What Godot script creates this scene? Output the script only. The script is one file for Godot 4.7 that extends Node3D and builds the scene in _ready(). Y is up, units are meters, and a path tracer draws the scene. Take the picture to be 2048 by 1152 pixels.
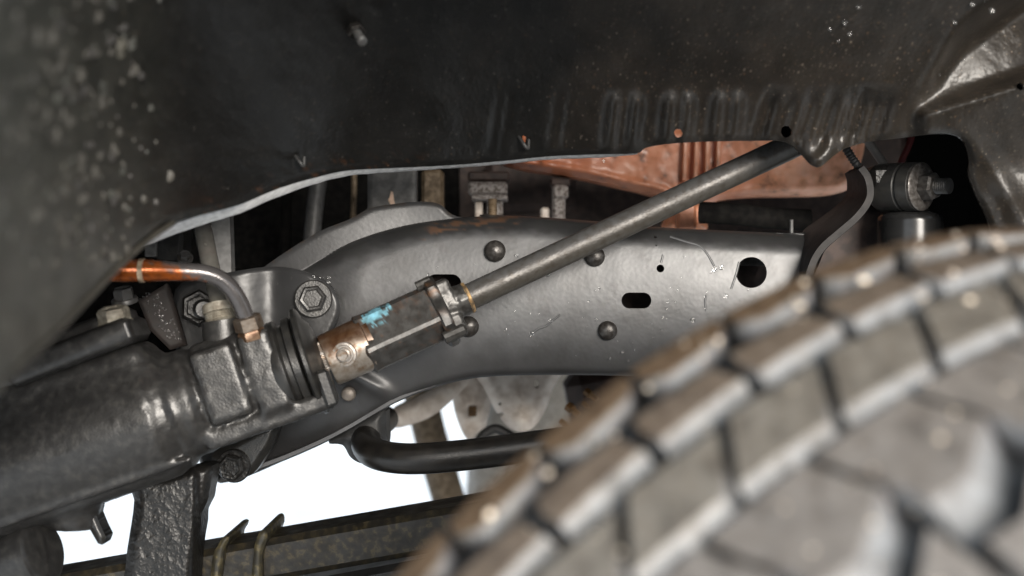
extends Node3D
# Looking into a truck's front wheel arch: frame rail, steering gear and shaft, tyre close to the lens.
# P(px, py, z) gives a point in metres: z is the distance in front of the rail's face, 1.25 m from the lens.
const D := 1.25
const S := 0.0005
var taken := {}
var M := {}
var fnl := FastNoiseLite.new()


class MB:
	var v := PackedVector3Array()
	var c := PackedColorArray()
	var t := PackedInt32Array()
	func p(a: Vector3, col := Color.WHITE) -> int:
		v.append(a)
		c.append(col)
		return v.size() - 1
	func tri(a: int, b: int, d: int) -> void:
		t.append(a)
		t.append(b)
		t.append(d)
	func quad(a: int, b: int, d: int, e: int) -> void:
		tri(a, b, d)
		tri(a, d, e)


func P(px: float, py: float, z := 0.0) -> Vector3:
	var k := (D - z) / D * S
	return Vector3((px - 1024.0) * k, (576.0 - py) * k, z)


func R(len_px: float, z := 0.0) -> float:
	return len_px * S * (D - z) / D


func pts3(a: Array) -> Array:
	var o := []
	for q in a:
		o.append(P(q[0], q[1], q[2]))
	return o


func poly(a: Array) -> PackedVector2Array:
	var o := PackedVector2Array()
	for k in range(0, a.size(), 2):
		o.append(Vector2(a[k], a[k + 1]))
	return o


# ---------------------------------------------------------------- nodes
func numbered(called: String) -> String:
	var n: int = taken.get(called, 0)
	taken[called] = n + 1
	return called if n == 0 else "%s_%03d" % [called, n]


func thing(called: String, label: String, category: String, at: Vector3, group := "") -> Node3D:
	var o := Node3D.new()
	o.name = numbered(called)
	add_child(o, true)
	o.position = at
	o.set_meta("label", label)
	o.set_meta("category", category)
	if group:
		o.set_meta("group", group)
	return o


func whole(called: String, label: String, category: String, mesh: Mesh, m: Material, group := "") -> MeshInstance3D:
	var o := MeshInstance3D.new()
	o.name = numbered(called)
	o.mesh = mesh
	o.material_override = m
	add_child(o, true)
	o.set_meta("label", label)
	o.set_meta("category", category)
	if group:
		o.set_meta("group", group)
	return o


func part(parent: Node3D, called: String, mesh: Mesh, m: Material, label := "") -> MeshInstance3D:
	var o := MeshInstance3D.new()
	o.mesh = mesh
	o.material_override = m
	var count := 0
	for ch in parent.get_children():
		if String(ch.name) == called or String(ch.name).begins_with(called + "_0") or String(ch.name).begins_with(called + "_1"):
			count += 1
	o.name = called if count == 0 else "%s_%03d" % [called, count]
	var at := Vector3.ZERO
	var up: Node = parent
	while up is Node3D and up != self:
		at += (up as Node3D).position
		up = up.get_parent()
	o.position = -at
	parent.add_child(o, true)
	if label:
		o.set_meta("label", label)
	return o


func structure(called: String, mesh: Mesh, m: Material) -> MeshInstance3D:
	var o := MeshInstance3D.new()
	o.name = numbered(called)
	o.mesh = mesh
	o.material_override = m
	add_child(o, true)
	o.set_meta("kind", "structure")
	return o


# ---------------------------------------------------------------- meshes
func commit(mb: MB, crease := -1.0) -> ArrayMesh:
	var vol := 0.0
	for k in range(0, mb.t.size(), 3):
		vol += mb.v[mb.t[k]].dot(mb.v[mb.t[k + 1]].cross(mb.v[mb.t[k + 2]]))
	if vol > 0.0:
		for k in range(0, mb.t.size(), 3):
			var s := mb.t[k + 1]
			mb.t[k + 1] = mb.t[k + 2]
			mb.t[k + 2] = s
	var V := mb.v
	var C := mb.c
	var I := mb.t
	var N := PackedVector3Array()
	if crease < 0.0:
		N.resize(V.size())
		for k in range(0, I.size(), 3):
			var n := (V[I[k + 2]] - V[I[k]]).cross(V[I[k + 1]] - V[I[k]])
			N[I[k]] += n
			N[I[k + 1]] += n
			N[I[k + 2]] += n
		for k in N.size():
			N[k] = N[k].normalized() if N[k].length_squared() > 1e-24 else Vector3.UP
	else:
		var lim := cos(deg_to_rad(crease))
		var near := {}
		var F := PackedVector3Array()
		F.resize(I.size() / 3)
		for k in range(0, I.size(), 3):
			var n := (V[I[k + 2]] - V[I[k]]).cross(V[I[k + 1]] - V[I[k]])
			F[k / 3] = n
			for j in 3:
				var key := Vector3i((V[I[k + j]] * 50000.0).round())
				if not near.has(key):
					near[key] = PackedInt32Array()
				var l: PackedInt32Array = near[key]
				l.append(k / 3)
				near[key] = l
		var V2 := PackedVector3Array()
		var C2 := PackedColorArray()
		var I2 := PackedInt32Array()
		for k in range(0, I.size(), 3):
			var own := F[k / 3]
			if own.length_squared() < 1e-26:
				continue
			var on := own.normalized()
			for j in 3:
				var key := Vector3i((V[I[k + j]] * 50000.0).round())
				var n := Vector3.ZERO
				var l: PackedInt32Array = near[key]
				for f in l:
					var q := F[f]
					if q.length_squared() > 1e-26 and q.normalized().dot(on) > lim:
						n += q
				V2.append(V[I[k + j]])
				C2.append(C[I[k + j]])
				N.append(n.normalized())
				I2.append(I2.size())
		V = V2
		C = C2
		I = I2
	# tints up to 8 are kept in 8 bits
	for k in C.size():
		C[k] = Color(pow(clampf(C[k].r, 0, 8) * 0.125, 0.4545), pow(clampf(C[k].g, 0, 8) * 0.125, 0.4545), pow(clampf(C[k].b, 0, 8) * 0.125, 0.4545))
	var arr := []
	arr.resize(Mesh.ARRAY_MAX)
	arr[Mesh.ARRAY_VERTEX] = V
	arr[Mesh.ARRAY_NORMAL] = N
	arr[Mesh.ARRAY_COLOR] = C
	arr[Mesh.ARRAY_INDEX] = I
	var m := ArrayMesh.new()
	m.add_surface_from_arrays(Mesh.PRIMITIVE_TRIANGLES, arr)
	return m


func smooth(pts: Array, per := 6) -> Array:
	var o := []
	var n := pts.size()
	for k in n - 1:
		var a: Vector3 = pts[maxi(k - 1, 0)]
		var b: Vector3 = pts[k]
		var c: Vector3 = pts[k + 1]
		var d: Vector3 = pts[mini(k + 2, n - 1)]
		for j in per:
			o.append(b.cubic_interpolate(c, a, d, float(j) / per))
	o.append(pts[n - 1])
	return o


func smooth2(pp: PackedVector2Array, per := 4) -> PackedVector2Array:
	var o := PackedVector2Array()
	var n := pp.size()
	for k in n:
		for j in per:
			o.append(pp[k].cubic_interpolate(pp[(k + 1) % n], pp[(k + n - 1) % n], pp[(k + 2) % n], float(j) / per))
	return o


# a tube along points; rad a number or a list; cols a Callable(share, angle) or null
func tube(mb: MB, pts: Array, rad, seg := 16, cols = null, capped := true) -> void:
	var n := pts.size()
	var rings := []
	var up := Vector3.ZERO
	for k in n:
		var d: Vector3 = (pts[mini(k + 1, n - 1)] - pts[maxi(k - 1, 0)]).normalized()
		if k == 0:
			up = d.cross(Vector3(0.1, 0.2, 1)).normalized()
			if absf(d.z) > 0.9:
				up = d.cross(Vector3.UP).normalized()
		up = (up - d * up.dot(d)).normalized()
		var w := d.cross(up)
		var r: float = rad if rad is float or rad is int else rad[k]
		var ring := PackedInt32Array()
		for j in seg:
			var a := TAU * j / seg
			var col: Color = cols.call(float(k) / (n - 1), a) if cols != null else Color.WHITE
			ring.append(mb.p(pts[k] + (up * cos(a) + w * sin(a)) * r, col))
		rings.append(ring)
	for k in n - 1:
		for j in seg:
			mb.quad(rings[k][j], rings[k][(j + 1) % seg], rings[k + 1][(j + 1) % seg], rings[k + 1][j])
	if capped:
		for e in [0, n - 1]:
			var cc := mb.p(pts[e], mb.c[rings[e][0]])
			var ring := PackedInt32Array()
			for j in seg:
				ring.append(mb.p(mb.v[rings[e][j]], mb.c[rings[e][j]]))
			for j in seg:
				if e == 0:
					mb.tri(cc, ring[(j + 1) % seg], ring[j])
				else:
					mb.tri(cc, ring[j], ring[(j + 1) % seg])


# a turned piece: prof is t, r, t, r ... in metres along dir from a
func lathe(mb: MB, a: Vector3, dir: Vector3, prof: Array, seg := 24, cols = null, spin := 0.0) -> void:
	var d := dir.normalized()
	var u := d.cross(Vector3(0.13, 0.31, 0.94)).normalized()
	if absf(d.z) > 0.85:
		u = d.cross(Vector3.UP).normalized()
	var w := d.cross(u)
	var last := PackedInt32Array()
	for k in range(0, prof.size(), 2):
		var ring := PackedInt32Array()
		for j in seg:
			var g := TAU * j / seg + spin
			var col: Color = cols.call(prof[k], g) if cols != null else Color.WHITE
			ring.append(mb.p(a + d * prof[k] + (u * cos(g) + w * sin(g)) * prof[k + 1], col))
		if k > 0:
			for j in seg:
				mb.quad(last[j], last[(j + 1) % seg], ring[(j + 1) % seg], ring[j])
		last = ring


func turned(a: Vector3, dir: Vector3, prof: Array, seg := 24, crease := 35.0, cols = null, spin := 0.0) -> ArrayMesh:
	var mb := MB.new()
	lathe(mb, a, dir, prof, seg, cols, spin)
	return commit(mb, crease)


func piped(pts: Array, rad, seg := 16, cols = null) -> ArrayMesh:
	var mb := MB.new()
	tube(mb, pts, rad, seg, cols)
	return commit(mb, 50.0)


# a box of half sizes h in its own axes, edges cut by b
func box(mb: MB, c: Vector3, h: Vector3, bas := Basis.IDENTITY, b := 0.002, col := Color.WHITE) -> void:
	b = minf(b, minf(h.x, minf(h.y, h.z)) * 0.45)
	var ids := {}
	for sx in [-1, 1]:
		for sy in [-1, 1]:
			for sz in [-1, 1]:
				var s := Vector3(sx, sy, sz)
				for ax in 3:
					var q := s * (h - Vector3.ONE * b)
					q[ax] = s[ax] * h[ax]
					ids[[sx, sy, sz, ax]] = mb.p(c + bas * q, col)
	var order := [[-1, -1], [1, -1], [1, 1], [-1, 1]]
	for ax in 3:
		var o1 := (ax + 1) % 3
		var o2 := (ax + 2) % 3
		for s in [-1, 1]:
			var f := []
			for q in order:
				var k := [0, 0, 0]
				k[ax] = s
				k[o1] = q[0]
				k[o2] = q[1]
				f.append(ids[k + [ax]])
			if s > 0:
				mb.quad(f[0], f[1], f[2], f[3])
			else:
				mb.quad(f[3], f[2], f[1], f[0])
		for s1 in [-1, 1]:
			for s2 in [-1, 1]:
				var k0 := [0, 0, 0]
				var k1 := [0, 0, 0]
				k0[ax] = -1
				k1[ax] = 1
				k0[o1] = s1
				k1[o1] = s1
				k0[o2] = s2
				k1[o2] = s2
				var e := [ids[k0 + [o1]], ids[k1 + [o1]], ids[k1 + [o2]], ids[k0 + [o2]]]
				if s1 * s2 > 0:
					mb.quad(e[0], e[3], e[2], e[1])
				else:
					mb.quad(e[0], e[1], e[2], e[3])
	for sx in [-1, 1]:
		for sy in [-1, 1]:
			for sz in [-1, 1]:
				if sx * sy * sz > 0:
					mb.tri(ids[[sx, sy, sz, 0]], ids[[sx, sy, sz, 1]], ids[[sx, sy, sz, 2]])
				else:
					mb.tri(ids[[sx, sy, sz, 0]], ids[[sx, sy, sz, 2]], ids[[sx, sy, sz, 1]])


func boxed(c: Vector3, h: Vector3, bas := Basis.IDENTITY, b := 0.002, col := Color.WHITE) -> ArrayMesh:
	var mb := MB.new()
	box(mb, c, h, bas, b, col)
	return commit(mb, 20.0)


func poly_sd(pp: PackedVector2Array, q: Vector2) -> float:
	var best := 1e9
	var n := pp.size()
	for k in n:
		var e := Geometry2D.get_closest_point_to_segment(q, pp[k], pp[(k + 1) % n])
		best = minf(best, q.distance_squared_to(e))
	best = sqrt(best)
	return best if Geometry2D.is_point_in_polygon(q, pp) else -best


# a sheet: outline in px, holes [x0, y0, x1, y1, r] (slots), zf(px, py, d) the face's z, d the px to the outline
func sheet(outline: PackedVector2Array, holes: Array, zf: Callable, thick: float, step: float, colf = null) -> ArrayMesh:
	var lo := outline[0]
	var hi := outline[0]
	for q in outline:
		lo = lo.min(q)
		hi = hi.max(q)
	lo -= Vector2.ONE * step
	hi += Vector2.ONE * step
	var nx := int((hi.x - lo.x) / step) + 2
	var ny := int((hi.y - lo.y) / step) + 2
	var sd := PackedFloat32Array()
	var so := PackedFloat32Array()
	sd.resize(nx * ny)
	so.resize(nx * ny)
	for j in ny:
		for i in nx:
			var q := lo + Vector2(i, j) * step
			var d := poly_sd(outline, q)
			so[j * nx + i] = d
			for h in holes:
				var e := Geometry2D.get_closest_point_to_segment(q, Vector2(h[0], h[1]), Vector2(h[2], h[3]))
				d = minf(d, q.distance_to(e) - h[4])
			if absf(d) < 0.02 * step:
				d = 0.02 * step
			sd[j * nx + i] = d
	var mb := MB.new()
	var ids := {}
	var put := func(q: Vector2, d: float) -> int:
		return mb.p(P(q.x, q.y, zf.call(q.x, q.y, d)), colf.call(q.x, q.y, d) if colf != null else Color.WHITE)
	var rim := PackedInt32Array()
	for j in ny - 1:
		for i in nx - 1:
			var k := j * nx + i
			for tr in [[k, k + 1, k + nx + 1], [k, k + nx + 1, k + nx]]:
				var ring := []
				var cut := []
				for m in 3:
					var a: int = tr[m]
					var b: int = tr[(m + 1) % 3]
					if sd[a] > 0.0:
						if not ids.has(a):
							ids[a] = put.call(lo + Vector2(a % nx, a / nx) * step, so[a])
						ring.append(ids[a])
					if (sd[a] > 0.0) != (sd[b] > 0.0):
						var key := -1 - (mini(a, b) * nx * ny + maxi(a, b))
						if not ids.has(key):
							var f := sd[a] / (sd[a] - sd[b])
							ids[key] = put.call(lo + Vector2(lerpf(a % nx, b % nx, f), lerpf(a / nx, b / nx, f)) * step, maxf(0.0, lerpf(so[a], so[b], f)))
						ring.append(ids[key])
						cut.append(ids[key])
				for m in range(1, ring.size() - 1):
					mb.tri(ring[0], ring[m], ring[m + 1])
				if cut.size() == 2:
					rim.append_array(PackedInt32Array([cut[0], cut[1]]))
	if thick > 0.0:
		var nf := mb.v.size()
		for k in nf:
			mb.p(mb.v[k] - Vector3(0, 0, thick), mb.c[k])
		var nt := mb.t.size()
		for k in range(0, nt, 3):
			mb.tri(nf + mb.t[k], nf + mb.t[k + 2], nf + mb.t[k + 1])
		var w := {}
		for k in range(0, rim.size(), 2):
			for e in [rim[k], rim[k + 1]]:
				if not w.has(e):
					w[e] = [mb.p(mb.v[e], mb.c[e]), mb.p(mb.v[nf + e], mb.c[e])]
			var a: Array = w[rim[k]]
			var b: Array = w[rim[k + 1]]
			mb.quad(a[0], b[0], b[1], a[1])
	return commit(mb)


# surface nets over a field f(p) (negative inside)
func nets(lo: Vector3, hi: Vector3, cell: float, f: Callable, colf = null) -> ArrayMesh:
	var n := Vector3i(((hi - lo) / cell).ceil()) + Vector3i.ONE * 2
	var B := 4
	n = Vector3i(ceili(float(n.x) / B) * B, ceili(float(n.y) / B) * B, ceili(float(n.z) / B) * B)
	var sx := 1
	var sy := n.x
	var sz := n.x * n.y
	var g := PackedFloat32Array()
	g.resize(n.x * n.y * n.z)
	g.fill(1.0)
	var live := []
	var reach := cell * B * 0.87 * 1.5 + cell
	for bz in range(0, n.z, B):
		for by in range(0, n.y, B):
			for bx in range(0, n.x, B):
				var mid: float = f.call(lo + Vector3(bx + 1.5, by + 1.5, bz + 1.5) * cell)
				var far := absf(mid) > reach
				if not far:
					live.append(Vector3i(bx, by, bz))
				if far and mid > 0.0:
					continue
				for z in range(bz, bz + B):
					for y in range(by, by + B):
						for x in range(bx, bx + B):
							g[x + y * sy + z * sz] = mid if far else f.call(lo + Vector3(x, y, z) * cell)
	var mb := MB.new()
	var ids := {}
	var off := [0, sx, sy, sx + sy, sz, sx + sz, sy + sz, sx + sy + sz]
	var edges := [[0, 1], [2, 3], [4, 5], [6, 7], [0, 2], [1, 3], [4, 6], [5, 7], [0, 4], [1, 5], [2, 6], [3, 7]]
	var cells := []
	for b in live:
		for z in range(maxi(b.z - 1, 0), mini(b.z + B, n.z - 1)):
			for y in range(maxi(b.y - 1, 0), mini(b.y + B, n.y - 1)):
				for x in range(maxi(b.x - 1, 0), mini(b.x + B, n.x - 1)):
					var at := x + y * sy + z * sz
					if ids.has(at):
						continue
					var c := 0
					for k in 8:
						if g[at + off[k]] < 0.0:
							c += 1
					if c == 0 or c == 8:
						continue
					var s := Vector3.ZERO
					var m := 0
					for e in edges:
						var a := g[at + off[e[0]]]
						var d := g[at + off[e[1]]]
						if (a < 0.0) != (d < 0.0):
							var q := a / (a - d)
							var p0 := Vector3(e[0] & 1, (e[0] >> 1) & 1, e[0] >> 2)
							var p1 := Vector3(e[1] & 1, (e[1] >> 1) & 1, e[1] >> 2)
							s += p0.lerp(p1, q)
							m += 1
					var w := lo + (Vector3(x, y, z) + s / m) * cell
					ids[at] = mb.p(w, colf.call(w) if colf != null else Color.WHITE)
					cells.append(at)
	for at in cells:
		for ax in [[sx, sy, sz], [sy, sz, sx], [sz, sx, sy]]:
			var a: float = g[at]
			var d: float = g[at + ax[0]]
			if (a < 0.0) == (d < 0.0):
				continue
			var q := [at, at - ax[1], at - ax[1] - ax[2], at - ax[2]]
			if ids.has(q[1]) and ids.has(q[2]) and ids.has(q[3]):
				if a < 0.0:
					mb.quad(ids[q[0]], ids[q[1]], ids[q[2]], ids[q[3]])
				else:
					mb.quad(ids[q[3]], ids[q[2]], ids[q[1]], ids[q[0]])
	return commit(mb)


func smin(a: float, b: float, k: float) -> float:
	var h := maxf(k - absf(a - b), 0.0) / k
	return minf(a, b) - h * h * k * 0.25


func sd_cyl(t: float, r: float, t0: float, t1: float, rad: float, rnd: float) -> float:
	var q := Vector2(r - rad + rnd, absf(t - (t0 + t1) * 0.5) - (t1 - t0) * 0.5 + rnd)
	return minf(maxf(q.x, q.y), 0.0) + Vector2(maxf(q.x, 0), maxf(q.y, 0)).length() - rnd


func sd_box(p: Vector3, h: Vector3, rnd: float) -> float:
	var q := p.abs() - h + Vector3.ONE * rnd
	return q.max(Vector3.ZERO).length() + minf(maxf(q.x, maxf(q.y, q.z)), 0.0) - rnd


# hexagon-headed bolt: washer, head, chamfer; facing dir at a
func hex_bolt(a: Vector3, dir: Vector3, r: float, h: float, flange: float, spin := 0.3) -> ArrayMesh:
	var mb := MB.new()
	if flange > 0.0:
		lathe(mb, a, dir, [0.0, 0.0, 0.0, flange, h * 0.18, flange, h * 0.3, flange * 0.93, h * 0.3, r * 0.8], 28)
	lathe(mb, a, dir, [0.0, r, h * 0.85, r, h, r * 0.86, h * 0.97, r * 0.7, h * 0.9, r * 0.62, h * 0.92, 0.0], 6, null, spin)
	return commit(mb, 30.0)


func threaded(a: Vector3, dir: Vector3, r: float, length: float, pitch: float, seg := 14) -> ArrayMesh:
	var prof := [0.0, 0.0]
	var t := 0.0
	while t < length:
		prof.append_array([t, r * 0.82, t + pitch * 0.5, r])
		t += pitch
	prof.append_array([length, r * 0.7, length, 0.0])
	return turned(a, dir, prof, seg, 70.0)


# ---------------------------------------------------------------- materials
func noise_tex(freq: float, kind: int, octaves: int, stops: Array, sd := 1, size := 512, cellular := -1) -> NoiseTexture2D:
	var n := FastNoiseLite.new()
	n.seed = sd
	n.noise_type = kind
	n.frequency = freq
	n.fractal_octaves = octaves
	if octaves <= 1:
		n.fractal_type = FastNoiseLite.FRACTAL_NONE
	if cellular >= 0:
		n.cellular_return_type = cellular
	var t := NoiseTexture2D.new()
	t.width = size
	t.height = size
	t.seamless = true
	t.noise = n
	t.normalize = true
	if stops.size():
		var g := Gradient.new()
		var offs := PackedFloat32Array()
		var cols := PackedColorArray()
		for s in stops:
			offs.append(s[0])
			cols.append(s[1] if s[1] is Color else Color(s[1], s[1], s[1]))
		g.offsets = offs
		g.colors = cols
		t.color_ramp = g
	return t


func lin(r: float, g := -1.0, b := -1.0) -> Color:
	if g < 0.0:
		g = r
		b = r
	return Color(r, g, b).linear_to_srgb()


func stuff_mat(called: String, albedo: Texture2D, rough: float, metal := 0.0, scale := 4.0, bump: Texture2D = null, bump_cm := 0.0, rough_tex: Texture2D = null) -> StandardMaterial3D:
	var m := StandardMaterial3D.new()
	m.resource_name = called
	m.albedo_texture = albedo
	m.roughness = rough
	m.metallic = metal
	m.vertex_color_use_as_albedo = true
	m.vertex_color_is_srgb = true
	m.albedo_color = Color(8, 8, 8).linear_to_srgb()
	m.cull_mode = BaseMaterial3D.CULL_DISABLED
	m.uv1_triplanar = true
	m.uv1_world_triplanar = true
	m.uv1_scale = Vector3.ONE * scale
	if bump:
		m.heightmap_enabled = true
		m.heightmap_texture = bump
		m.heightmap_scale = bump_cm
	if rough_tex:
		m.roughness_texture = rough_tex
	M[called] = m
	return m


# specks of dust and grit over a dark ground, drawn dot by dot
func speck_tex(size: int, base: Array, dots: int, tones: Array, big: float, sd: int) -> ImageTexture:
	var rng := RandomNumberGenerator.new()
	rng.seed = sd
	var n := FastNoiseLite.new()
	n.seed = sd
	n.frequency = 0.012
	n.fractal_octaves = 5
	var g := n.get_seamless_image(size, size)
	g.convert(Image.FORMAT_RGB8)
	var img := Image.create(size, size, false, Image.FORMAT_RGB8)
	for y in size:
		for x in size:
			var v := g.get_pixel(x, y).r
			img.set_pixel(x, y, (base[0] as Color).lerp(base[1], clampf((v - 0.25) * 2.0, 0, 1)))
	for k in dots:
		var c: Color = tones[rng.randi() % tones.size()]
		var r := big * pow(rng.randf(), 3.0) + 0.6
		var o := Vector2(rng.randf() * size, rng.randf() * size)
		var share := rng.randf_range(0.3, 1.0)
		for y in range(int(o.y - r - 1), int(o.y + r + 2)):
			for x in range(int(o.x - r - 1), int(o.x + r + 2)):
				var d := Vector2(x, y).distance_to(o) + rng.randf_range(-0.3, 0.3)
				var a := clampf(r + 0.5 - d, 0, 1) * share
				if a > 0.0:
					var xx := posmod(x, size)
					var yy := posmod(y, size)
					img.set_pixel(xx, yy, img.get_pixel(xx, yy).lerp(c, a))
	return ImageTexture.create_from_image(img)


func materials() -> void:
	var SX := FastNoiseLite.TYPE_SIMPLEX_SMOOTH
	var grain := noise_tex(0.17, SX, 3, [], 11, 512)
	var cast := noise_tex(0.14, SX, 4, [], 12, 512)
	var crust := noise_tex(0.055, SX, 5, [[0.2, 0.0], [0.5, 0.35], [0.8, 1.0]], 16, 512)
	var lumps := noise_tex(0.02, SX, 5, [], 13, 512)
	var worn := noise_tex(0.012, SX, 5, [[0.25, 0.7], [0.75, 1.0]], 14)
	var worn_wide := noise_tex(0.05, SX, 5, [[0.3, 0.62], [0.6, 1.0]], 15)
	# wheel house: black undercoat with dust and grit
	stuff_mat("undercoat", speck_tex(1024, [lin(0.009, 0.0088, 0.0084), lin(0.015, 0.0143, 0.0133)], 12000, [lin(0.045, 0.041, 0.037), lin(0.06, 0.056, 0.05), lin(0.036, 0.03, 0.024), lin(0.1, 0.093, 0.084), lin(0.06, 0.042, 0.028), lin(0.004), lin(0.004)], 2.0, 3), 0.40, 0.0, 2.2, grain, 0.03, worn).metallic_specular = 0.4
	stuff_mat("raw_edge", noise_tex(0.05, SX, 4, [[0.2, lin(0.55)], [0.7, lin(0.85)]], 21), 0.35, 0.1, 5.0, grain, 0.02)
	# frame paint
	stuff_mat("frame_paint", noise_tex(0.008, SX, 6, [[0.2, lin(0.06, 0.0605, 0.062)], [0.5, lin(0.077, 0.078, 0.081)], [0.8, lin(0.086, 0.087, 0.09)]], 22, 1024), 0.40, 0.2, 2.0, grain, 0.009, noise_tex(0.03, SX, 4, [[0.3, 0.9], [0.7, 1.0]], 46))
	stuff_mat("rivet_iron", noise_tex(0.05, SX, 4, [[0.3, lin(0.022, 0.019, 0.017)], [0.7, lin(0.06, 0.057, 0.054)]], 23), 0.36, 0.4, 8.0, lumps, 0.05)
	stuff_mat("black_paint", noise_tex(0.03, SX, 4, [[0.3, lin(0.012)], [0.75, lin(0.024, 0.023, 0.021)]], 24), 0.4, 0.0, 5.0, grain, 0.015, worn)
	stuff_mat("bay_black", noise_tex(0.03, SX, 4, [[0.3, lin(0.004)], [0.75, lin(0.008, 0.0075, 0.007)]], 45), 0.8, 0.0, 5.0).metallic_specular = 0.1
	stuff_mat("oily_casting", noise_tex(0.035, SX, 5, [[0.3, lin(0.017, 0.0167, 0.0163)], [0.6, lin(0.026, 0.0255, 0.025)], [0.85, lin(0.042, 0.04, 0.037)]], 25), 0.42, 0.1, 5.0, cast, 0.018, worn)
	stuff_mat("rough_grease", noise_tex(0.06, SX, 5, [[0.3, lin(0.004)], [0.7, lin(0.014, 0.0125, 0.011)]], 26), 0.42, 0.0, 6.0, crust, 0.05)
	stuff_mat("shaft_steel", noise_tex(0.05, SX, 6, [[0.2, lin(0.042, 0.036, 0.03)], [0.4, lin(0.064, 0.062, 0.06)], [0.75, lin(0.08, 0.08, 0.08)]], 27), 0.5, 0.25, 4.0, cast, 0.025, worn)
	stuff_mat("rusty_steel", noise_tex(0.03, SX, 6, [[0.2, lin(0.2, 0.12, 0.07)], [0.36, lin(0.3, 0.26, 0.22)], [0.6, lin(0.45, 0.43, 0.41)], [0.85, lin(0.33, 0.29, 0.26)]], 28), 0.42, 0.55, 7.0, lumps, 0.02, worn)
	stuff_mat("coupler_iron", noise_tex(0.03, SX, 5, [[0.25, lin(0.02, 0.018, 0.016)], [0.5, lin(0.04, 0.039, 0.037)], [0.8, lin(0.062, 0.06, 0.057)]], 29), 0.45, 0.3, 6.0, lumps, 0.03, worn)
	stuff_mat("marked_iron", noise_tex(0.03, SX, 5, [[0.25, lin(0.1, 0.09, 0.08)], [0.5, lin(0.2, 0.195, 0.185)], [0.8, lin(0.3, 0.29, 0.28)]], 29), 0.45, 0.15, 6.0, lumps, 0.03, worn)
	stuff_mat("pipe_metal", noise_tex(0.03, SX, 4, [[0.3, lin(0.8)], [0.7, lin(1.0)]], 30), 0.28, 0.5, 6.0, grain, 0.015, worn)
	stuff_mat("cloudy_zinc", noise_tex(0.03, SX, 4, [[0.3, lin(0.16, 0.14, 0.11)], [0.7, lin(0.34, 0.32, 0.27)]], 31), 0.45, 0.4, 8.0, lumps, 0.05)
	stuff_mat("orange_engine", noise_tex(0.014, SX, 5, [[0.1, lin(0.1, 0.04, 0.022)], [0.24, lin(0.42, 0.165, 0.085)], [0.5, lin(0.58, 0.235, 0.13)], [0.8, lin(0.62, 0.285, 0.175)]], 32), 0.45, 0.0, 5.0, lumps, 0.03, worn)
	stuff_mat("engine_brown", noise_tex(0.03, SX, 4, [[0.3, lin(0.02, 0.012, 0.01)], [0.7, lin(0.045, 0.028, 0.023)]], 33), 0.7, 0.0, 4.0, lumps, 0.05)
	stuff_mat("grey_casting", noise_tex(0.05, SX, 5, [[0.3, lin(0.07, 0.055, 0.045)], [0.45, lin(0.2, 0.18, 0.17)], [0.8, lin(0.27, 0.25, 0.24)]], 34), 0.6, 0.1, 7.0, lumps, 0.05)
	stuff_mat("dull_plate", noise_tex(0.03, SX, 4, [[0.3, lin(0.06)], [0.7, lin(0.10)]], 35), 0.5, 0.3, 5.0, grain, 0.012)
	stuff_mat("tan_casting", noise_tex(0.02, SX, 5, [[0.25, lin(0.46, 0.39, 0.33)], [0.6, lin(0.66, 0.59, 0.53)], [0.85, lin(0.74, 0.69, 0.63)]], 36), 0.55, 0.1, 5.0, lumps, 0.06)
	stuff_mat("olive_rust", noise_tex(0.035, SX, 6, [[0.3, lin(0.010, 0.009, 0.007)], [0.58, lin(0.022, 0.018, 0.011)], [0.75, lin(0.055, 0.042, 0.02)], [0.9, lin(0.03, 0.026, 0.02)]], 37), 0.6, 0.0, 5.0, lumps, 0.05, worn)
	stuff_mat("brown_pipe", noise_tex(0.03, SX, 5, [[0.3, lin(0.08, 0.055, 0.03)], [0.7, lin(0.2, 0.15, 0.1)]], 38), 0.6, 0.2, 5.0, lumps, 0.06)
	stuff_mat("tyre_rubber", noise_tex(0.022, SX, 6, [[0.2, lin(0.3, 0.29, 0.28)], [0.4, lin(0.72, 0.66, 0.6)], [0.55, lin(0.95)], [0.8, lin(0.85, 0.8, 0.74)]], 39), 0.55, 0.0, 6.0, grain, 0.04, worn)
	stuff_mat("shock_gloss", noise_tex(0.02, SX, 3, [[0.3, lin(0.02)], [0.7, lin(0.03)]], 40), 0.24, 0.4, 5.0)
	stuff_mat("rubber", noise_tex(0.03, SX, 4, [[0.3, lin(0.018)], [0.7, lin(0.032)]], 41), 0.5, 0.0, 6.0, grain, 0.03)
	stuff_mat("plain_tint", noise_tex(0.03, SX, 4, [[0.3, lin(0.75)], [0.7, lin(1.0)]], 42), 0.5, 0.0, 6.0, grain, 0.02)
	stuff_mat("concrete", noise_tex(0.01, SX, 6, [[0.25, lin(0.56, 0.55, 0.53)], [0.75, lin(0.7, 0.69, 0.67)]], 43), 0.85, 0.0, 0.5, grain, 0.1)
	stuff_mat("body_paint", noise_tex(0.01, SX, 2, [[0.2, lin(0.05)], [0.8, lin(0.055)]], 44), 0.3, 0.0, 1.0)
	var w := StandardMaterial3D.new()
	w.resource_name = "water"
	w.albedo_color = Color(1, 1, 1, 0.03)
	w.transparency = BaseMaterial3D.TRANSPARENCY_ALPHA
	w.roughness = 0.06
	w.refraction_enabled = true
	w.refraction_scale = 0.033
	M["water"] = w


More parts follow.
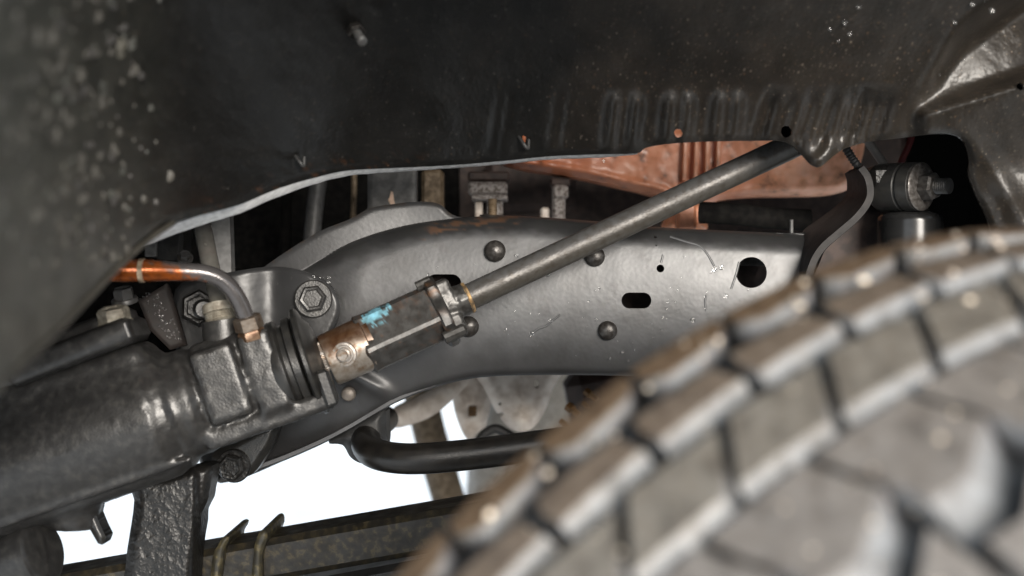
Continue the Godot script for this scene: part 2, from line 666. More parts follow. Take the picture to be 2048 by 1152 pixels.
# ---------------------------------------------------------------- the scene
func _ready() -> void:
	var cam := Camera3D.new()
	cam.name = "camera"
	cam.position = Vector3(0, 0, D)
	cam.fov = 25.96
	cam.near = 0.02
	cam.far = 900.0
	var lens := CameraAttributesPhysical.new()
	lens.frustum_focal_length = 52.06
	lens.frustum_focus_distance = 1.22
	lens.exposure_aperture = 3.6
	cam.attributes = lens
	cam.fov = 25.96
	add_child(cam)
	cam.current = true
	var we := WorldEnvironment.new()
	we.name = "world_environment"
	var env := Environment.new()
	env.background_mode = Environment.BG_SKY
	var sky := Sky.new()
	var psm := ProceduralSkyMaterial.new()
	psm.sky_top_color = Color(0.78, 0.83, 0.88)
	psm.sky_horizon_color = Color(0.93, 0.94, 0.95)
	psm.sky_curve = 0.2
	psm.ground_bottom_color = Color(0.6, 0.58, 0.55)
	psm.ground_horizon_color = Color(0.8, 0.8, 0.8)
	psm.energy_multiplier = 0.82
	sky.sky_material = psm
	env.sky = sky
	env.tonemap_mode = Environment.TONE_MAPPER_LINEAR
	env.tonemap_exposure = 3.5
	env.sdfgi_enabled = true
	env.ssao_enabled = true
	env.ssil_enabled = true
	we.environment = env
	add_child(we)
	var sun := DirectionalLight3D.new()
	sun.name = "sun"
	sun.light_energy = 0.62
	sun.light_color = Color(1.0, 0.97, 0.93)
	sun.light_angular_distance = 26.0
	sun.shadow_enabled = true
	sun.look_at_from_position(Vector3(0.9, 0.45, 2.6), Vector3.ZERO)
	add_child(sun)
	fnl.seed = 5
	fnl.frequency = 1.0
	materials()
	ground()
	bodywork()
	engine_bay()
	rail()
	wheel_house()
	steering_gear()
	steering_column()
	pipes()
	shock()
	under_rail()
	far_wheel()
	lower_things()
	tyre()
	water()


func ground() -> void:
	var mb := MB.new()
	var q := [Vector3(-400, -0.915, -400), Vector3(400, -0.915, -400), Vector3(400, -0.915, 400), Vector3(-400, -0.915, 400)]
	for a in q:
		mb.p(a)
	mb.quad(0, 1, 2, 3)
	structure("ground", commit(mb), M.concrete)


# hood, outer wing with its arch, firewall: they stand outside the picture and shade what is in it
func bodywork() -> void:
	var body := thing("truck_body", "dark painted truck body closing over the wheel arch above the frame rail", "truck body", Vector3(0, 0.4, -0.3))
	part(body, "hood", boxed(Vector3(0.0, 0.62, -0.45), Vector3(1.1, 0.02, 1.18), Basis.IDENTITY, 0.01), M.body_paint)
	part(body, "firewall", boxed(Vector3(1.02, 0.1, -0.6), Vector3(0.02, 0.5, 0.95), Basis.IDENTITY, 0.005), M.bay_black)
	part(body, "nose", boxed(Vector3(-1.05, 0.12, -0.45), Vector3(0.05, 0.48, 1.15), Basis.IDENTITY, 0.01), M.body_paint)
	part(body, "far_wing", boxed(Vector3(0.0, 0.2, -1.5), Vector3(1.02, 0.42, 0.02), Basis.IDENTITY, 0.005), M.bay_black)
	var mb := MB.new()
	var n := 32
	for k in n + 1:
		var a := PI * k / n
		var inner := Vector3(0.33 - 0.66 * cos(a), -0.25 + 0.80 * sin(a), 0.745)
		var outer := Vector3(clampf(0.2 - 3.0 * cos(a), -1.0, 1.4), clampf(-0.25 + 3.0 * sin(a), -0.25, 0.62), 0.74)
		mb.p(inner)
		mb.p(outer)
		mb.p(inner + Vector3(0, 0, -0.015))
		mb.p(outer + Vector3(0, 0, -0.015))
	for k in n:
		var a := k * 4
		mb.quad(a, a + 1, a + 5, a + 4)
		mb.quad(a + 2, a + 6, a + 7, a + 3)
		mb.quad(a, a + 4, a + 6, a + 2)
		mb.quad(a + 1, a + 3, a + 7, a + 5)
	part(body, "wing_panel", commit(mb, 30.0), M.body_paint)


func rail() -> void:
	var o := thing("frame_rail", "satin grey steel frame rail with round and slotted holes, crossing behind the steering shaft", "frame rail", P(1100, 752, -0.03))
	var out := smooth2(poly([380, 800, 430, 690, 500, 600, 570, 555, 640, 515, 700, 485, 780, 458, 870, 441, 1000, 431, 1150, 439, 1300, 453, 1450, 461, 1560, 466, 1625, 470, 1628, 520, 1628, 620, 1628, 752, 1560, 753, 1300, 752, 1100, 750, 960, 755, 870, 775, 800, 802, 760, 824, 670, 876, 560, 925, 440, 967, 390, 900]), 3)
	var top := poly([380, 790, 430, 690, 500, 600, 570, 555, 640, 515, 700, 485, 780, 458, 870, 441, 1000, 431, 1150, 439, 1300, 453, 1450, 461, 1625, 470])
	top = smooth_open(top)
	var zf := func(x: float, y: float, d: float) -> float:
		var dt := 1e9
		if y < 720:
			for k in top.size() - 1:
				dt = minf(dt, Vector2(x, y).distance_squared_to(Geometry2D.get_closest_point_to_segment(Vector2(x, y), top[k], top[k + 1])))
			dt = sqrt(dt)
		var rr := lerpf(62.0, 44.0, smoothstep(640.0, 900.0, x))
		var z := 0.0
		if dt < rr:
			var q := (rr - dt) / rr
			z -= (1.0 - sqrt(maxf(0.0, 1.0 - q * q))) * rr * S
		elif d < 14.0:
			var q := (14.0 - d) / 14.0
			z -= (1.0 - sqrt(maxf(0.0, 1.0 - q * q))) * 14.0 * S
		z -= 0.008 * pow((y - 610.0) / 150.0, 2.0)
		# the web is drawn back towards the front horn, with a pressed shoulder
		z -= 0.010 * (1.0 - smoothstep(600.0, 745.0, x + (y - 500.0) * 0.25))
		z += 0.004 * exp(-pow((x - 705.0 - (y - 490.0) * -1.3) / 34.0, 2.0)) * (1.0 - smoothstep(500.0, 560.0, y))
		# lower crease by the plug
		var along := (x - 690.0) * 0.88 + (y - 742.0) * 0.47
		var across := -(x - 690.0) * 0.47 + (y - 742.0) * 0.88
		z += 0.006 * exp(-pow(across / 16.0, 2.0)) * smoothstep(-30.0, 30.0, along) * (1.0 - smoothstep(70.0, 130.0, along))
		z -= 0.007 * smoothstep(0.0, 60.0, across) * (1.0 - smoothstep(690.0, 830.0, x)) * smoothstep(640.0, 760.0, y)
		z += 0.00025 * fnl.get_noise_2d(x * 0.006, y * 0.006)
		return z
	var colf := func(x: float, y: float, d: float) -> Color:
		var c := Color(1, 1, 1)
		# rust along the top bend, lower edge darkened for grime and fading sheen
		var rust := smoothstep(0.0, 0.35, fnl.get_noise_2d(x * 0.02, y * 0.08) + 0.34 - absf(y - (446.0 - (x - 940.0) * 0.16)) * 0.035) * smoothstep(820.0, 880.0, x) * (1.0 - smoothstep(1030.0, 1060.0, x))
		c = c.lerp(Color(1.9, 0.9, 0.42), rust * 0.8)
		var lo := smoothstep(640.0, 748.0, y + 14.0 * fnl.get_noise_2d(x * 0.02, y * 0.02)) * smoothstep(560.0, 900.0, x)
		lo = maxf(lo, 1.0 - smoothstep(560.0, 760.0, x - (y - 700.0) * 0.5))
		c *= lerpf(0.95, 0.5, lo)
		c *= lerpf(1.0, 0.35, smoothstep(40.0, 22.0, d + 9.0 * fnl.get_noise_2d(x * 0.025, y * 0.04)) * (1.0 - smoothstep(520.0, 560.0, y)) * (1.0 - rust * 0.8))  # top bend darkened for grime and shade of the panel above
		var dirt := smoothstep(0.0, 0.5, fnl.get_noise_2d(x * 0.012, y * 0.012) + fnl.get_noise_2d(x * 0.05, y * 0.05) * 0.6 - 0.15 + 0.6 * smoothstep(60.0, 8.0, d) + 0.35 * smoothstep(660.0, 740.0, y))
		c = c.lerp(Color(0.5, 0.48, 0.46), dirt * 0.35)
		var band := smoothstep(720.0, 733.0, x + fnl.get_noise_2d(x * 0.03, y * 0.03) * 8.0)
		var spatter := (1.0 - band) * smoothstep(500.0, 560.0, y) * (0.5 + 0.5 * fnl.get_noise_2d(x * 0.16, y * 0.16))
		return c.lerp(Color(0.3, 0.29, 0.28), spatter * 0.7)
	var holes := [[871, 567, 904, 567, 18.5], [1259, 601, 1287, 601, 16], [1503, 545, 1503, 545, 31], [1321, 537, 1321, 537, 8], [697, 788, 697, 788, 13], [1311, 474, 1311, 474, 3.2], [1312, 491, 1312, 491, 2.4]]
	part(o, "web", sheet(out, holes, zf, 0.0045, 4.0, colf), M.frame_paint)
	for q in [[[1340, 474], [1372, 484], [1398, 492], [1414, 508], [1430, 536]], [[1478, 524], [1472, 548], [1466, 566], [1462, 578]], [[1064, 668], [1076, 658], [1092, 652], [1104, 642], [1120, 630]], [[1412, 590], [1410, 604], [1412, 622]], [[1326, 510], [1322, 526]]]:
		var run := []
		for e in q:
			run.append(P(e[0], e[1], zf.call(e[0], e[1], 60.0) - 0.0011))
		part(o, "paint_run", piped(smooth(run, 5), 0.0016, 14, func(_s, _g): return Color(0.95, 0.95, 0.95)), M.frame_paint)
	# the top and bottom flanges run back from the web
	var mb := MB.new()
	for k in top.size():
		var a := P(top[k].x, top[k].y + 3.0, -0.029)
		for q in [a, a + Vector3(0, 0, -0.05), a + Vector3(0, -0.004, -0.05), a + Vector3(0, -0.004, 0)]:
			mb.p(q)
		if k:
			for j in 4:
				mb.quad(k * 4 - 4 + j, k * 4 - 4 + (j + 1) % 4, k * 4 + (j + 1) % 4, k * 4 + j)
	part(o, "upper_flange", commit(mb, 30.0), M.frame_paint)
	mb = MB.new()
	var bot := smooth_open(poly([440, 964, 560, 922, 670, 873, 760, 821, 800, 799, 870, 772, 960, 752, 1100, 747, 1300, 749, 1628, 750]))
	for k in bot.size():
		var a := P(bot[k].x, bot[k].y, -0.012)
		for q in [a, a + Vector3(0, 0, -0.065), a + Vector3(0, 0.004, -0.065), a + Vector3(0, 0.004, 0)]:
			mb.p(q)
		if k:
			for j in 4:
				mb.quad(k * 4 - 4 + j, k * 4 - 4 + (j + 1) % 4, k * 4 + (j + 1) % 4, k * 4 + j)
	part(o, "lower_flange", commit(mb, 30.0), M.frame_paint)
	part(o, "boxing_plate", sheet(poly([640, 560, 900, 470, 1625, 492, 1625, 740, 960, 740, 800, 780, 700, 830]), [[1550, 560, 1550, 560, 40]], func(_x, _y, _d): return -0.082, 0.004, 16.0), M.engine_brown)
	part(o, "inner_flange", boxed(P(1510, 518, -0.06), Vector3(R(70), R(14), 0.004), Basis.IDENTITY, 0.001), M.dull_plate)
	for q in [[990, 502, 21.5], [1190, 513, 20.0], [937, 653, 21.0], [1215, 661, 19.5]]:
		var r := R(q[2])
		var prof := [0.0, r]
		for k in range(0, 9):
			var a := PI * 0.5 * k / 8.0
			prof.append_array([0.0015 + r * 0.62 * sin(a), r * cos(a) + 0.00001])
		part(o, "rivet", turned(P(q[0], q[1], -0.0005), Vector3(0, 0, 1), prof, 28, 50.0), M.rivet_iron)
	part(o, "hole_plug", turned(P(697, 788, -0.012), Vector3(0, 0, 1), [0.0, R(15), 0.004, R(14), 0.0055, R(10), 0.006, 0.0], 24, 50.0, func(_t, _a): return Color(2.4, 2.1, 1.8)), M.dull_plate, "beige round plug in the lower front corner of the rail")
	# stiffening plate behind the bend, with a raised ear
	var ear := smooth2(poly([470, 585, 520, 540, 580, 498, 640, 462, 700, 438, 735, 418, 765, 411, 822, 404, 862, 404, 884, 411, 898, 425, 930, 436, 1010, 434, 1010, 480, 760, 520, 600, 590, 500, 620]), 3)
	part(o, "stiffener_plate", sheet(ear, [], func(x: float, _y: float, d: float): return -0.036 - 0.002 * maxf(0.0, 1.0 - d / 6.0) + 0.004 * sin((x - 500.0) * 0.012), 0.004, 5.0, func(x: float, y: float, d: float): return Color(0.5, 0.5, 0.5).lerp(Color(0.6, 0.42, 0.3), smoothstep(7.0, 0.0, d) * 0.6 * smoothstep(-0.1, 0.3, fnl.get_noise_2d(x * 0.03, y * 0.03)))), M.frame_paint)
	var st := part(o, "stud", threaded(P(985, 438, -0.045), Vector3(0, 1, 0), R(10), R(42), 0.0018), M.brown_pipe, "upright threaded stud with a burr washer on top of the rail")
	part(st, "washer", turned(P(985, 433, -0.045), Vector3(0.05, 1, 0.1), [0.0, R(27), 0.0012, R(27), 0.002, R(9)], 20), M.rivet_iron)
	# bolted bracket that carries the steering gear
	var pl := smooth2(poly([350, 580, 400, 556, 455, 545, 540, 533, 600, 540, 648, 561, 674, 590, 679, 622, 664, 664, 640, 705, 560, 790, 400, 790, 350, 690]), 3)
	var br := thing("gear_bracket", "dark wet steel plate with one large hex bolt, between frame rail and steering gear", "bracket", P(540, 700, 0.01))
	part(br, "plate", sheet(pl, [], func(x: float, y: float, d: float): return 0.018 - 0.003 * maxf(0.0, 1.0 - d / 7.0) - 0.012 * exp(-pow((x - 545.0) / 42.0, 2.0)) + 0.0003 * fnl.get_noise_2d(x * 0.02, y * 0.02), 0.008, 4.0, func(x: float, _y: float, _d: float): return Color(0.45, 0.45, 0.45) * lerpf(0.6, 1.0, smoothstep(430.0, 600.0, x))), M.frame_paint)
	part(br, "bolt", hex_bolt(P(627, 598, 0.017), Vector3(0.05, 0.05, 1), R(28), 0.011, R(38), 0.15), M.oily_casting)
	part(br, "nut", hex_bolt(P(397, 617, 0.02), Vector3(0.25, 0.1, 1), R(36), 0.014, 0.0, 0.5), M.rough_grease)
	part(br, "bolt_end", turned(P(405, 618, 0.028), Vector3(0.3, 0.0, 1), [0.0, R(20), 0.018, R(20), 0.021, R(15), 0.021, 0.0], 18), M.black_paint)
	# the second fixing, low on the rail
	var lug := smooth2(poly([428, 905, 470, 880, 530, 850, 556, 846, 548, 885, 530, 915, 505, 948, 470, 958, 440, 950, 424, 930]), 3)
	var lo := thing("lower_gear_lug", "black grease-coated lug with a hex bolt under the steering gear housing", "bracket", P(480, 955, 0.02))
	part(lo, "plate", sheet(lug, [], func(_x, _y, d: float): return 0.024 - 0.006 * maxf(0.0, 1.0 - d / 12.0), 0.02, 4.0), M.black_paint)
	part(lo, "bolt", hex_bolt(P(468, 931, 0.022), Vector3(-0.1, -0.1, 1), R(27), 0.012, R(34), 0.8), M.rough_grease)


func smooth_open(pp: PackedVector2Array, per := 3) -> PackedVector2Array:
	var o := PackedVector2Array()
	var n := pp.size()
	for k in n - 1:
		for j in per:
			o.append(pp[k].cubic_interpolate(pp[k + 1], pp[maxi(k - 1, 0)], pp[mini(k + 2, n - 1)], float(j) / per))
	o.append(pp[n - 1])
	return o


func apron_z(x: float, y: float) -> float:
	var u := clampf((900.0 - x) / 900.0, 0.0, 1.5)
	var z := 0.10 + 0.58 * pow(u, 2.1)
	var v := clampf((400.0 - y) / 300.0, 0.0, 4.0)
	z += 0.085 * pow(v, 1.5) * (1.0 - 0.7 * smoothstep(0.3, 0.9, u))
	return minf(z, 0.74)


func wheel_house() -> void:
	var o := thing("wheel_house", "black undercoated inner wing panel, dusty and creased, hanging over the frame rail", "inner wing", P(1200, 300, 0.1))
	var edge := [-100, 865, 0, 770, 120, 655, 230, 540, 290, 484, 340, 447, 420, 425, 480, 408, 560, 375, 640, 352, 700, 340, 800, 335, 900, 330, 1000, 322, 1100, 312, 1200, 308, 1275, 306, 1290, 296, 1330, 288, 1400, 283, 1500, 281, 1570, 283, 1600, 305, 1622, 328, 1640, 334, 1660, 318, 1690, 297, 1740, 283, 1800, 276, 1860, 268, 1905, 268, 1930, 285, 1940, 320, 1938, 350, 1955, 395, 1972, 430, 1985, 470, 2010, 560]
	var bottom := smooth_open(poly([-500, 1250] + edge + [2100, 640]))
	var out := bottom.duplicate()
	out.append_array(poly([2500, 640, 2500, -700, -500, -700]))
	var soft := [1226.0, 1268.0, 1338.0, 1372.0, 1436.0, 1470.0]
	var hard := [1527.0, 1566.0, 1610.0, 1652.0, 1691.0, 1716.0, 1741.0, 1762.0]
	var fine := [990.0, 1012.0, 1108.0, 1136.0]
	var zf := func(x: float, y: float, d: float) -> float:
		var z := apron_z(x, y)
		if x > 900.0 and x < 1900.0 and y > 120.0:
			var win := smoothstep(165.0, 215.0, y) * (1.0 - smoothstep(262.0, 330.0, y))
			for c in soft:
				z += 0.010 * win * exp(-pow((x - c + (y - 240.0) * 0.12) / 15.0, 2.0))
			for c in hard:
				var dx: float = x - c + (y - 240.0) * 0.3
				var deep: float = 0.010 + 0.004 * sin(c * 1.7)
				z -= deep * win * (exp(-pow(dx / 10.0, 2.0)) + 0.5 * exp(-pow((dx - 16.0) / 15.0, 2.0)))
			for c in fine:
				z += 0.0024 * win * exp(-pow((x - c + (y - 240.0) * 0.16) / 5.0, 2.0))
		# the scuttle corner: a pressed shoulder with a smooth slope
		if x > 1500.0:
			var d1 := (x - 1840.0) * 0.61 + (y - 205.0) * 0.79 + 48.0 * smoothstep(1830.0, 1930.0, x)
			var d2 := (x - 1840.0) * 0.286 + (y - 212.0) * 0.958
			var win2 := smoothstep(1815.0, 1860.0, x)
			z = lerpf(z, apron_z(1850.0, 205.0) - 0.004 - 0.0035 * pow((x - 1935.0) / 90.0, 2.0) - 0.002 * pow(d2 / 60.0, 2.0), win2 * smoothstep(-36.0, 34.0, d1) * (1.0 - smoothstep(-16.0, 16.0, d2)))
			z += 0.016 * smoothstep(0.0, 22.0, d2) * win2 * (1.0 - smoothstep(30.0, 170.0, d2))
			z += 0.012 * exp(-pow((x - 1655.0 - (y - 300.0) * -0.5) / 40.0, 2.0)) * smoothstep(260.0, 330.0, y)
			z += 0.006 * exp(-pow(((x - 1980.0) * 0.8 - (y - 330.0) * 0.5) / 22.0, 2.0)) * smoothstep(220.0, 330.0, y)
			z += 0.02 * smoothstep(300.0, 470.0, y) * smoothstep(1920.0, 2060.0, x)
		z += 0.002 * fnl.get_noise_2d(x * 0.004, y * 0.004) + 0.0006 * fnl.get_noise_2d(x * 0.02 + 50.0, y * 0.02)
		z -= 0.004 * smoothstep(10.0, 0.0, d)
		return z
	var colf := func(x: float, y: float, _d: float) -> Color:
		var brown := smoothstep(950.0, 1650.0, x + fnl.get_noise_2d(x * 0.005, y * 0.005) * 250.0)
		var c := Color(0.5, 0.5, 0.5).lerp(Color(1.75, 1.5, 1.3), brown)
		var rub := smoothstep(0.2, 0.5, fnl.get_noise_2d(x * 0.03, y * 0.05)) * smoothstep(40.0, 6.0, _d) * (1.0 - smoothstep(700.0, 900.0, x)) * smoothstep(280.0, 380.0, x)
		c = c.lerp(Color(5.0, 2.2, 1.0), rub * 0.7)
		var left := smoothstep(430.0, -80.0, x)  # end nearest the lens tinted pale for the light it faces
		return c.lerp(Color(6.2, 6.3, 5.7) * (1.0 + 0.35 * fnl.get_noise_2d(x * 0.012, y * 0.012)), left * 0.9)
	part(o, "panel", sheet(out, [[1357, 266, 1357, 266, 9], [1573, 262, 1573, 264, 11], [2041, 173, 2041, 173, 8], [1049, 272, 1049, 284, 4]], zf, 0.003, 7.0, colf), M.undercoat)
	part(o, "hem", piped(smooth(pts3([[-100, 866, apron_z(-100, 866)], [0, 771, apron_z(0, 771)], [120, 656, apron_z(120, 656)], [230, 541, apron_z(230, 541)], [290, 485, apron_z(290, 485)], [345, 446, apron_z(345, 446)]]), 6), 0.0022, 10, func(_s, _g): return Color(4.0, 3.9, 3.5)), M.undercoat)  # pale tint stands for light caught along the hem
	part(o, "hole_backing", turned(P(1573, 263, 0.088), Vector3(0, 0, 1), [0.0, 0.0, 0.0, R(15, 0.09), 0.004, R(15, 0.09)], 20), M.bay_black)  # black disc added behind the hole so it stays dark
	# pale spots painted for wet glints where the panel comes nearest
	var rng := RandomNumberGenerator.new()
	rng.seed = 31
	var glints := MB.new()
	for k in 240:
		var x := rng.randf() * 290.0 - 20.0 + 90.0 * pow(rng.randf(), 4.0)
		var y := rng.randf() * 560.0 - 30.0
		if y > 770.0 - x * 0.95:
			continue
		var zz0 := apron_z(x, y) + 0.0015
		var n := Vector3(0.8 * smoothstep(520.0, 100.0, x), -0.1, 0.6).normalized()
		drop(glints, P(x, y, zz0), n, 0.0014 + 0.0034 * pow(rng.randf(), 2.0), 0.25, rng, Color(0.065, 0.06, 0.05) * rng.randf_range(0.35, 1.0))
	var sp := part(o, "glint_spots", commit(glints, 60.0), M.plain_tint)
	sp.set_meta("kind", "stuff")
	# bare folded lip along its lower edge
	var up := smooth_open(poly([262, 488, 340, 452, 420, 424, 480, 407, 560, 374, 640, 351, 700, 339, 800, 334, 900, 329, 1000, 321, 1100, 311, 1200, 307, 1275, 305]), 5)
	var lw := smooth_open(poly([262, 505, 340, 472, 420, 445, 480, 426, 560, 392, 640, 365, 700, 351, 800, 343, 900, 337, 1000, 329, 1100, 319, 1200, 315, 1275, 309]), 5)
	var mb := MB.new()
	for k in up.size():
		var za := minf(apron_z(up[k].x, up[k].y) - 0.006, 0.2)
		var jag := fnl.get_noise_2d(up[k].x * 0.09, 3.0) * 1.6
		var a := P(up[k].x, up[k].y, za)
		var b := P(lw[k].x, lw[k].y + jag, za - 0.016)
		var nb := Vector3(0, 0.002, -0.002)
		for q in [a, a.lerp(b, 0.5) + Vector3(0, -0.0008, 0.0008), b, b + nb, a + nb]:
			mb.p(q)
		if k:
			for j in 5:
				mb.quad(k * 5 - 5 + j, k * 5 - 5 + (j + 1) % 5, k * 5 + (j + 1) % 5, k * 5 + j)
	part(o, "folded_lip", commit(mb, 50.0), M.raw_edge, "bare silvery lip along the panel's lower edge")
	# fixing stud high on the panel
	var zz := apron_z(705, 60)
	var dir := Vector3(0.35, -0.55, 0.75).normalized()
	var nt := part(o, "stud", threaded(P(705, 52, zz - 0.004), dir, R(10, zz), 0.032, 0.002), M.shaft_steel, "short threaded stud with nut, high on the panel")
	part(nt, "nut", turned(P(705, 52, zz - 0.004), dir, [0.0, R(24, zz), 0.004, R(24, zz), 0.004, R(18, zz), 0.014, R(18, zz), 0.016, R(14, zz)], 6, 30.0), M.rivet_iron)
	for q in [[600, 318], [1049, 283]]:
		var z0 := apron_z(q[0], q[1]) + 0.002
		part(o, "torn_tab", piped(smooth(pts3([[q[0] - 12, q[1] - 10, z0], [q[0] - 2, q[1] + 4, z0 + 0.006], [q[0] + 7, q[1] + 14, z0 + 0.004], [q[0] + 8, q[1] - 4, z0 + 0.002]]), 4), 0.0016, 8), M.rubber)


func gear_frame() -> Array:
	var a := P(0, 936, 0.13)
	var b := P(600, 729, 0.105)
	var d := (b - a).normalized()
	var up := (Vector3.UP - d * d.y).normalized()
	return [a, Basis(d, up, d.cross(up)), a.distance_to(b) / 600.0]


func steering_gear() -> void:
	var fr := gear_frame()
	var a: Vector3 = fr[0]
	var bs: Basis = fr[1]
	var k: float = fr[2]
	var inv := bs.inverse()
	var o := thing("steering_gear", "long black oily cast steering gear housing lying below the wheel arch panel", "steering gear", P(250, 990, 0.12))
	var f := func(p: Vector3) -> float:
		var q := inv * (p - a)
		var r := Vector2(q.y, q.z).length()
		var d := sd_cyl(q.x, r, -0.16, k * 335.0, 0.060, 0.010)
		d = smin(d, sd_cyl(q.x, r, 0.0, k * 352.0, 0.0555, 0.004), 0.006)
		d = smin(d, sd_cyl(q.x, r, 0.05, k * 400.0, 0.049, 0.006), 0.010)
		d = smin(d, sd_cyl(q.x, r, 0.05, k * 560.0, 0.040, 0.005), 0.012)
		# port blocks, the long foot and the boss above
		d = smin(d, sd_box(q - Vector3(k * 458.0, 0.008, 0.026), Vector3(k * 40.0, 0.033, 0.020), 0.004), 0.006)
		d = smin(d, sd_box(q - Vector3(k * 540.0, 0.006, 0.022), Vector3(k * 30.0, 0.036, 0.020), 0.004), 0.006)
		d = smin(d, sd_box(q - Vector3(k * 520.0, -0.037, 0.008), Vector3(k * 125.0, 0.0085, 0.030), 0.004), 0.007)
		d = smin(d, sd_box(q - Vector3(k * 485.0, 0.036, 0.0), Vector3(k * 70.0, 0.012, 0.026), 0.007), 0.012)
		d = smin(d, sd_box(q - Vector3(k * 190.0, 0.050, 0.0), Vector3(k * 150.0, 0.017, 0.04), 0.012), 0.012)
		# parting line low on the barrel
		d = smin(d, sd_box(q - Vector3(k * 120.0, -0.045, 0.041), Vector3(k * 245.0, 0.0025, 0.003), 0.002), 0.006)
		# sector-shaft boss below
		var b2 := p - P(150, 1000, 0.11)
		d = smin(d, sd_cyl(-b2.y, Vector2(b2.x, b2.z).length(), 0.0, 0.026, 0.022, 0.006), 0.014)
		return d + 0.0006 * fnl.get_noise_3dv(p * 130.0) + 0.0005 * fnl.get_noise_3dv(p * 45.0)
	part(o, "housing", nets(P(-330, 1200, 0.02), P(690, 560, 0.22), 0.0026, f), M.oily_casting)
	# turned rings and dust cap at the input end
	var at := func(x: float) -> Vector3: return a + bs.x * (x * k)
	part(o, "adjuster_ring", turned(at.call(555.0), bs.x, [0.0, 0.043, 0.004, 0.046, 0.010, 0.046, 0.012, 0.040, 0.016, 0.040, 0.018, 0.045, 0.024, 0.045, 0.026, 0.038, 0.034, 0.036, 0.034, 0.0], 48, 40.0), M.black_paint)
	part(o, "dust_cap", turned(at.call(612.0), bs.x, [0.0, 0.03, 0.0, 0.047, 0.002, 0.0505, 0.005, 0.0505, 0.007, 0.048, 0.009, 0.040, 0.013, 0.034, 0.016, 0.022, 0.016, 0.0], 48, 40.0), M.black_paint)
	part(o, "lock_tab", boxed(P(655, 775, 0.135), Vector3(R(12), R(34), 0.012), bs, 0.003), M.black_paint)
	part(o, "splined_stub", gear_shape(at.call(640.0), bs.x, 0.0142, 0.030, 26), M.rusty_steel)
	# top cover with its bolts
	var cd := bs.rotated(bs.z, 0.04)
	var cover := MB.new()
	var ct := P(160, 700, 0.145)
	box(cover, ct, Vector3(0.056, 0.0115, 0.040), cd, 0.006)
	box(cover, ct + cd * Vector3(0.01, 0.010, -0.008), Vector3(0.042, 0.012, 0.026), cd, 0.008)
	var cv := part(o, "top_cover", commit(cover, 50.0), M.oily_casting)
	part(cv, "bolt", hex_bolt(P(232, 655, 0.155), Vector3(-0.12, 1, 0.25), R(28), 0.018, R(32), 0.2), M.cloudy_zinc)
	part(cv, "bolt", hex_bolt(P(250, 605, 0.10), Vector3(-0.1, 1, 0.3), R(19), 0.014, R(24), 0.5), M.shaft_steel)
	# steel plug and seal on the barrel
	part(o, "pitman_seal", turned(P(50, 1112, 0.125), P(95, 1098, 0.13) - P(-100, 1160, 0.11), [-0.11, 0.0, -0.11, 0.030, -0.004, 0.030, 0.012, 0.032, 0.018, 0.031, 0.022, 0.026, 0.022, 0.0], 36, 40.0), M.oily_casting)
	part(o, "stop_tab", sheet(poly([160, 1010, 196, 1012, 192, 1030, 202, 1055, 212, 1075, 206, 1090, 196, 1088, 180, 1060, 160, 1050]), [], func(_x, _y, d: float): return 0.12 - 0.003 * maxf(0.0, 1.0 - d / 8.0), 0.02, 4.0), M.black_paint)


func gear_shape(a: Vector3, dir: Vector3, r: float, length: float, teeth: int) -> ArrayMesh:
	var mb := MB.new()
	var d := dir.normalized()
	var u := d.cross(Vector3.UP).normalized()
	var w := d.cross(u)
	var rings := []
	for t in [0.0, length]:
		var ring := PackedInt32Array()
		for j in teeth * 4:
			var g := TAU * j / (teeth * 4)
			var rr := r if j % 4 < 2 else r * 0.88
			ring.append(mb.p(a + d * t + (u * cos(g) + w * sin(g)) * rr))
		rings.append(ring)
	var n := teeth * 4
	for j in n:
		mb.quad(rings[0][j], rings[0][(j + 1) % n], rings[1][(j + 1) % n], rings[1][j])
	return commit(mb, 20.0)


# ring sections of a polygon along an axis: sec is up, out, up, out ... in metres
func lofted(stations: Array, bs: Basis, colf = null, sub := 1) -> ArrayMesh:
	var mb := MB.new()
	var rows := []
	for s in stations:
		var ring := PackedInt32Array()
		var sec: Array = s[1]
		var m := sec.size() / 2
		for j in m:
			for q in sub:
				var f := float(q) / sub
				var e := (j + 1) % m
				var pt: Vector3 = s[0] + bs.y * lerpf(sec[j * 2], sec[e * 2], f) + bs.z * lerpf(sec[j * 2 + 1], sec[e * 2 + 1], f)
				ring.append(mb.p(pt, colf.call(pt) if colf != null else Color.WHITE))
		rows.append(ring)
	for k in rows.size() - 1:
		var n: int = rows[k].size()
		for j in n:
			mb.quad(rows[k][j], rows[k][(j + 1) % n], rows[k + 1][(j + 1) % n], rows[k + 1][j])
	for e in [0, rows.size() - 1]:
		var c := Vector3.ZERO
		for j in rows[e]:
			c += mb.v[j]
		var cc := mb.p(c / rows[e].size(), mb.c[rows[e][0]])
		var n: int = rows[e].size()
		for j in n:
			if e == 0:
				mb.tri(cc, rows[e][(j + 1) % n], rows[e][j])
			else:
				mb.tri(cc, rows[e][j], rows[e][(j + 1) % n])
	return commit(mb, 38.0)


